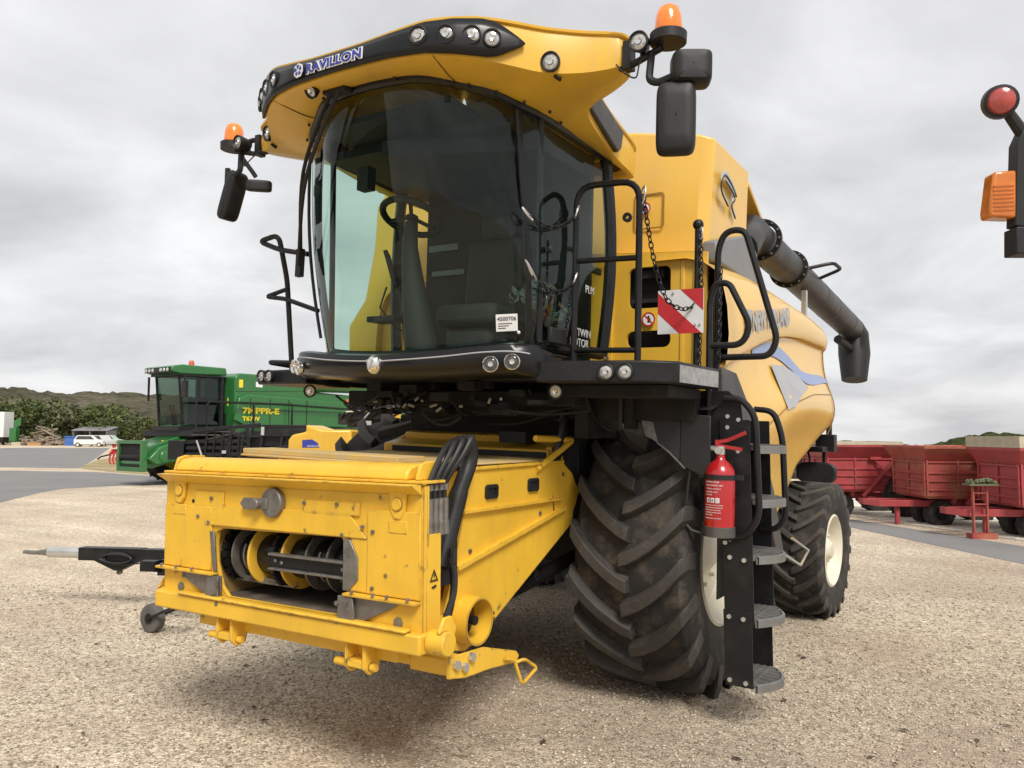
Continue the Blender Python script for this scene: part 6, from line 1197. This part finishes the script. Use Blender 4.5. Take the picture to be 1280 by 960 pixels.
TR = [(-40, 130, 8.5, 10, LEAFA, 'dark green bushy tree'), (-8, 128, 7.8, 9, LEAFA, 'dark green tree behind the white lorry'), (18, 132, 8.0, 8, LEAFA, 'dark green tree behind the green implement'), (40, 127, 7.2, 8, LEAFA, 'dark green tree left behind the timber pile'), (58, 131, 7.8, 8, LEAFB, 'pale olive tree right behind the timber pile'), (76, 127, 6.6, 7, LEAFB, 'pale olive loose tree above the blue box'), (92, 133, 7.2, 8, LEAFA, 'dark round tree behind the left end of the shed'), (110, 130, 7.0, 8, LEAFA, 'dark dense tree behind the middle of the shed'), (126, 134, 7.0, 8, LEAFA, 'dark green tree behind the right end of the shed'), (142, 130, 6.2, 7, LEAFA, 'dark tree above the pale green car'), (158, 135, 5.6, 7, LEAFB, 'olive tree behind the green feeder house'), (174, 138, 4.6, 7, LEAFA, 'low green tree beside the green cab'), (192, 150, 4.5, 7, LEAFC, 'brownish shrub tree just left of the green cab'), (215, 155, 4.5, 8, LEAFC, 'brownish tree seen through the green cab'), (245, 158, 4.8, 8, LEAFC, 'brownish tree hidden behind the green cab')]
for i, (px, d, h, wd, lf, lb_) in enumerate(TR): tree(px, 550, d, h, wd, lf, lb_ if 'tree ' in lb_ else lb_ + ' at the far left edge', 1500, seed=i)

# ------------------------------------------------------------------ red dump trailers at right
def dump_trailer(px, py, d, rz, label, body, board, Lb=1.55, hb=.92, back=False):
    p = at(px, py, d); o = empty('dump_trailer', (p.x, p.y, -.04), (0, 0, rz), label, 'trailer', 'red dump trailers')
    z0, z1, z2 = .60, 1.36, 1.62; wb_ = .64
    q = MB(); ring = lambda x0, x1, w_, z: [V(x0, -w_, z), V(x1, -w_, z), V(x1, w_, z), V(x0, w_, z)]
    rws = [ring(.08, Lb - .08, wb_ - .05, z0), ring(0, Lb, wb_, z0 + .06), ring(0, Lb, wb_, z1), ring(-.12, Lb + .12, wb_ + .22, z2), ring(-.12, Lb + .12, wb_ + .22, z2 + .05), ring(-.09, Lb + .09, wb_ + .19, z2 + .05), ring(.03, Lb - .03, wb_ - .03, z1), ring(.1, Lb - .1, wb_ - .06, z0 + .04)]
    q.grid(rws, True); q.add(rws[0], [(0, 1, 2, 3)]); q.add(rws[-1], [(0, 1, 2, 3)]); bd = q.build('body', body, o, smooth=20)
    q = MB()
    for zz in (z0 + .18, z0 + .36, z0 + .52, z1 - .02): q.bb(.0, Lb, -wb_ - .03, -wb_ - .001, zz - .015, zz + .02)
    for xx in (.02, Lb * .42, Lb - .04): q.bb(xx - .02, xx + .02, -wb_ - .034, -wb_ - .002, z0 + .05, z1 + .02)
    for zz in (z0 + .18, z0 + .36, z0 + .52, z1 - .02): q.bb(-.03, -.001, -wb_, wb_, zz - .015, zz + .02)
    for yy_ in (-wb_ + .02, 0, wb_ - .02): q.bb(-.034, -.002, yy_ - .02, yy_ + .02, z0 + .06, z1 + .02)
    q.bar((Lb * .68, -wb_ - .06, z1 + .02), (Lb * .86, -wb_ - .10, z0 + .40), .04, .04); q.bb(Lb * .62, Lb * .78, -wb_ - .12, -wb_ - .02, z1 - .03, z1 + .03); q.build('rib', body, bd, bevel=.004)
    q = MB(); q.bb(-.80, Lb + .1, -.30, -.2, .42, .55); q.bb(-.80, Lb + .1, .2, .3, .42, .55); q.prism([V(-.8, -.3, .42), V(-1.05, -.1, .45), V(-1.05, .1, .45), V(-.8, .3, .42)], (0, 0, .12)); q.bar((Lb * .52, -wb_ - .03, .5), (Lb + .02, -wb_ - .1, z1), .07, .07); q.bar((Lb * .42, -wb_ + .2, .5), (Lb * .42, -wb_ + .1, z0 + .02), .07, .07); q.bb(-.4, -.32, -.2, -.12, .05, .45); q.bb(Lb * .6, Lb * .7, -.7, .7, .40, .5); q.build('drawbar', TRED, o, bevel=.006, whole=True)
    if board:
        q = MB(); bw = board; b1 = [ring(-.12, Lb + .12, wb_ + .215, z2 + .051), ring(-.12, Lb + .12, wb_ + .215, z2 + .05 + bw), ring(-.09, Lb + .09, wb_ + .18, z2 + .05 + bw), ring(-.09, Lb + .09, wb_ + .18, z2 + .051)]; q.grid(b1, True); q.build('extension_board', TAN, o, smooth=0)
    for sy in (-1, 1): simple_wheel(o, (Lb + .30, sy * .72, .54), .54, .34, .2, (0, 1, 0), UNDER, 14)
    for sy in (-1, 1): simple_wheel(o, (Lb * .30, sy * .25, .28), .28, .30, .14, (0, 1, 0), UNDER, 10)
    return o, bd
az = YAW + .02
t1, b1 = dump_trailer(1020, 640, 18.6, az + .02, 'red dump trailer half hidden behind the rear wheel of the yellow combine', TRED, .07)
t2, b2 = dump_trailer(1138, 640, 16.6, az - .0, 'rust streaked red dump trailer in the middle of the three', TREDR, 0)
t3, b3 = dump_trailer(1250, 640, 14.6, az - .04, 'red dump trailer with grey extension board cut by the right edge', TRED, .20)
q = MB(); q.bb(.95, 1.05, -.628, -.622, 1.12, 1.18); q.build('number_plate', WHITE, b2)
text('lettering', 'ROLLAND', mat('faded_lettering', (.55, .35, .33), .6), b1, (.85, -.628, .86), (1, 0, 0), (0, 0, 1), .13); text('lettering', 'PERARD', MATS['faded_lettering'], b2, (.8, -.628, .98), (1, 0, 0), (0, 0, 1), .10)
# red ladder stand with mossy tray in front of trailer 3
sp3 = at(1225, 655, 14.2)
st3 = empty('parking_stand', (sp3.x, sp3.y, 0), (0, 0, az), 'rusty red stand topped by a mossy tray at the drawbar of the right trailer', 'stand')
q = MB(); q.bb(-.13, -.10, -.03, .03, .1, .98); q.bb(.12, .15, -.03, .03, .1, .98)
for z in (.4, .6, .8): q.bb(-.13, .15, -.015, .015, z, z + .025)
q.bb(-.2, .26, -.1, .1, 0, .1); q.build('frame', TREDR, st3, bevel=.003); q = MB()
for i in range(30): q.sph((rr.uniform(-.22, .26), rr.uniform(-.12, .1), .98 + rr.uniform(0, .07)), rr.uniform(.02, .05), 6)
q.bb(-.24, .28, -.14, .12, .95, .98); q.build('mossy_tray', mat('moss', (.12, .13, .07), .9, var=.4, vscale=20), st3, smooth=0, whole=True)
# blue-grey tractor far behind
bt_ = boxy('blue_tractor', 1012, 600, 34, 'blue tractor partly hidden between the yellow combine and the red trailer', 'tractor')
q = MB(); q.bb(-.5, 1.0, -.5, .5, .7, 1.3); q.build('bonnet', mat('blue_tractor_paint', (.04, .10, .25), .4), bt_, bevel=.06); q = MB(); q.bb(-1.6, -.4, -.7, .7, 1.2, 2.1); q.build('cab', GREYD, bt_, bevel=.05)
simple_wheel(bt_, (-.9, -.8, .7), .7, .4, .35, (0, 1, 0), UNDER, 14); simple_wheel(bt_, (-.9, .8, .7), .7, .4, .35, (0, 1, 0), UNDER, 14); simple_wheel(bt_, (.8, -.7, .45), .45, .3, .2, (0, 1, 0), UNDER, 12); simple_wheel(bt_, (.8, .7, .45), .45, .3, .2, (0, 1, 0), UNDER, 12)

# ------------------------------------------------------------------ lamp bracket at right edge (carried by a pole just outside the frame)
lp = at(1248, 127, 2.6); base = at(1300, 300, 2.62)
lb3 = empty('lamp_bracket', (base.x, base.y, 0), (0, 0, YAW), 'black lamp bracket with round red marker and orange indicator at the right edge', 'lamp bracket')
inv = Matrix.Rotation(-YAW, 3, 'Z'); loc_ = lambda px, py, d=2.6: inv @ (at(px, py, d) - V(base.x, base.y, 0))
a, b, c, e = loc_(1251, 130), loc_(1266, 150), loc_(1288, 190), loc_(1288, 300)
q = MB(); q.prism([loc_(1272, 178), loc_(1269, 282), loc_(1300, 286), loc_(1300, 160), loc_(1280, 160)], (0, .05, 0)); q.prism([loc_(1271, 283, 2.59), loc_(1271, 317, 2.59), loc_(1300, 317, 2.59), loc_(1300, 283, 2.59)], (0, .07, 0)); q.tube([loc_(1258, 138, 2.62), loc_(1284, 175, 2.62)], [.018, .022], 10); q.tube([V(.16, .06, 0), V(.16, .06, 3.0)], .04, 12); q.box(((.08), .06, loc_(1288, 240).z), (.2, .05, .1)); br = q.build('bracket', BLKM, lb3, bevel=.004)
q = MB(); dl = V(-.35, -1, -.25).normalized(); q.lathe([(.035, .03), (.03, .052), (.0, .055), (-.01, .052), (-.012, .0)], loc_(1249, 128), dl, 24); mk = q.build('marker_lamp', BLKM, lb3); q = MB(); q.lathe([(.03, .043), (.045, .038), (.055, .02), (.056, 0)], loc_(1249, 128), dl, 24); q.build('lens', REDL, mk)
q = MB(); q.prism([loc_(1243, 214), loc_(1271, 212), loc_(1271, 272), loc_(1238, 271), loc_(1237, 262)], (0, .06, 0)); il = q.build('indicator', AMBER, lb3, bevel=.008)
q = MB()
for k in range(7): q.prism([loc_(1242, 232 + 5 * k, 2.598), loc_(1268, 231 + 5 * k, 2.598), loc_(1268, 233 + 5 * k, 2.598), loc_(1242, 234 + 5 * k, 2.598)], (0, .004, 0))
q.build('lens_rib', mat('dark_amber', (.45, .11, .01), .3), il, smooth=0)

# ------------------------------------------------------------------ unseen building added behind the camera to darken the cab glass
bn = empty('added_barn', (-17, -17, 0), (0, 0, RAD(-32)), 'long dark unseen building added behind the camera to darken reflections in the cab glass', 'added_barn')
q = MB(); q.prism([V(-14, 0, 0), V(9, 0, 0), V(9, 0, 7.5), V(-14, 0, 7.5)], (0, -14, 0)); q.build('wall', mat('added_barn_cladding', (.035, .036, .034), .8, var=.3), bn)
q = MB(); q.prism([V(-14.5, .6, 7.3), V(-14.5, -7, 10.5), V(-14.5, -14.6, 7.3)], (24, 0, 0)); q.build('roof', GREYD, bn)
q = MB(); q.bb(-8, -2, .02, .1, 0, 5); q.bb(0, 6, .02, .1, 0, 5); q.build('door', UNDER, bn)
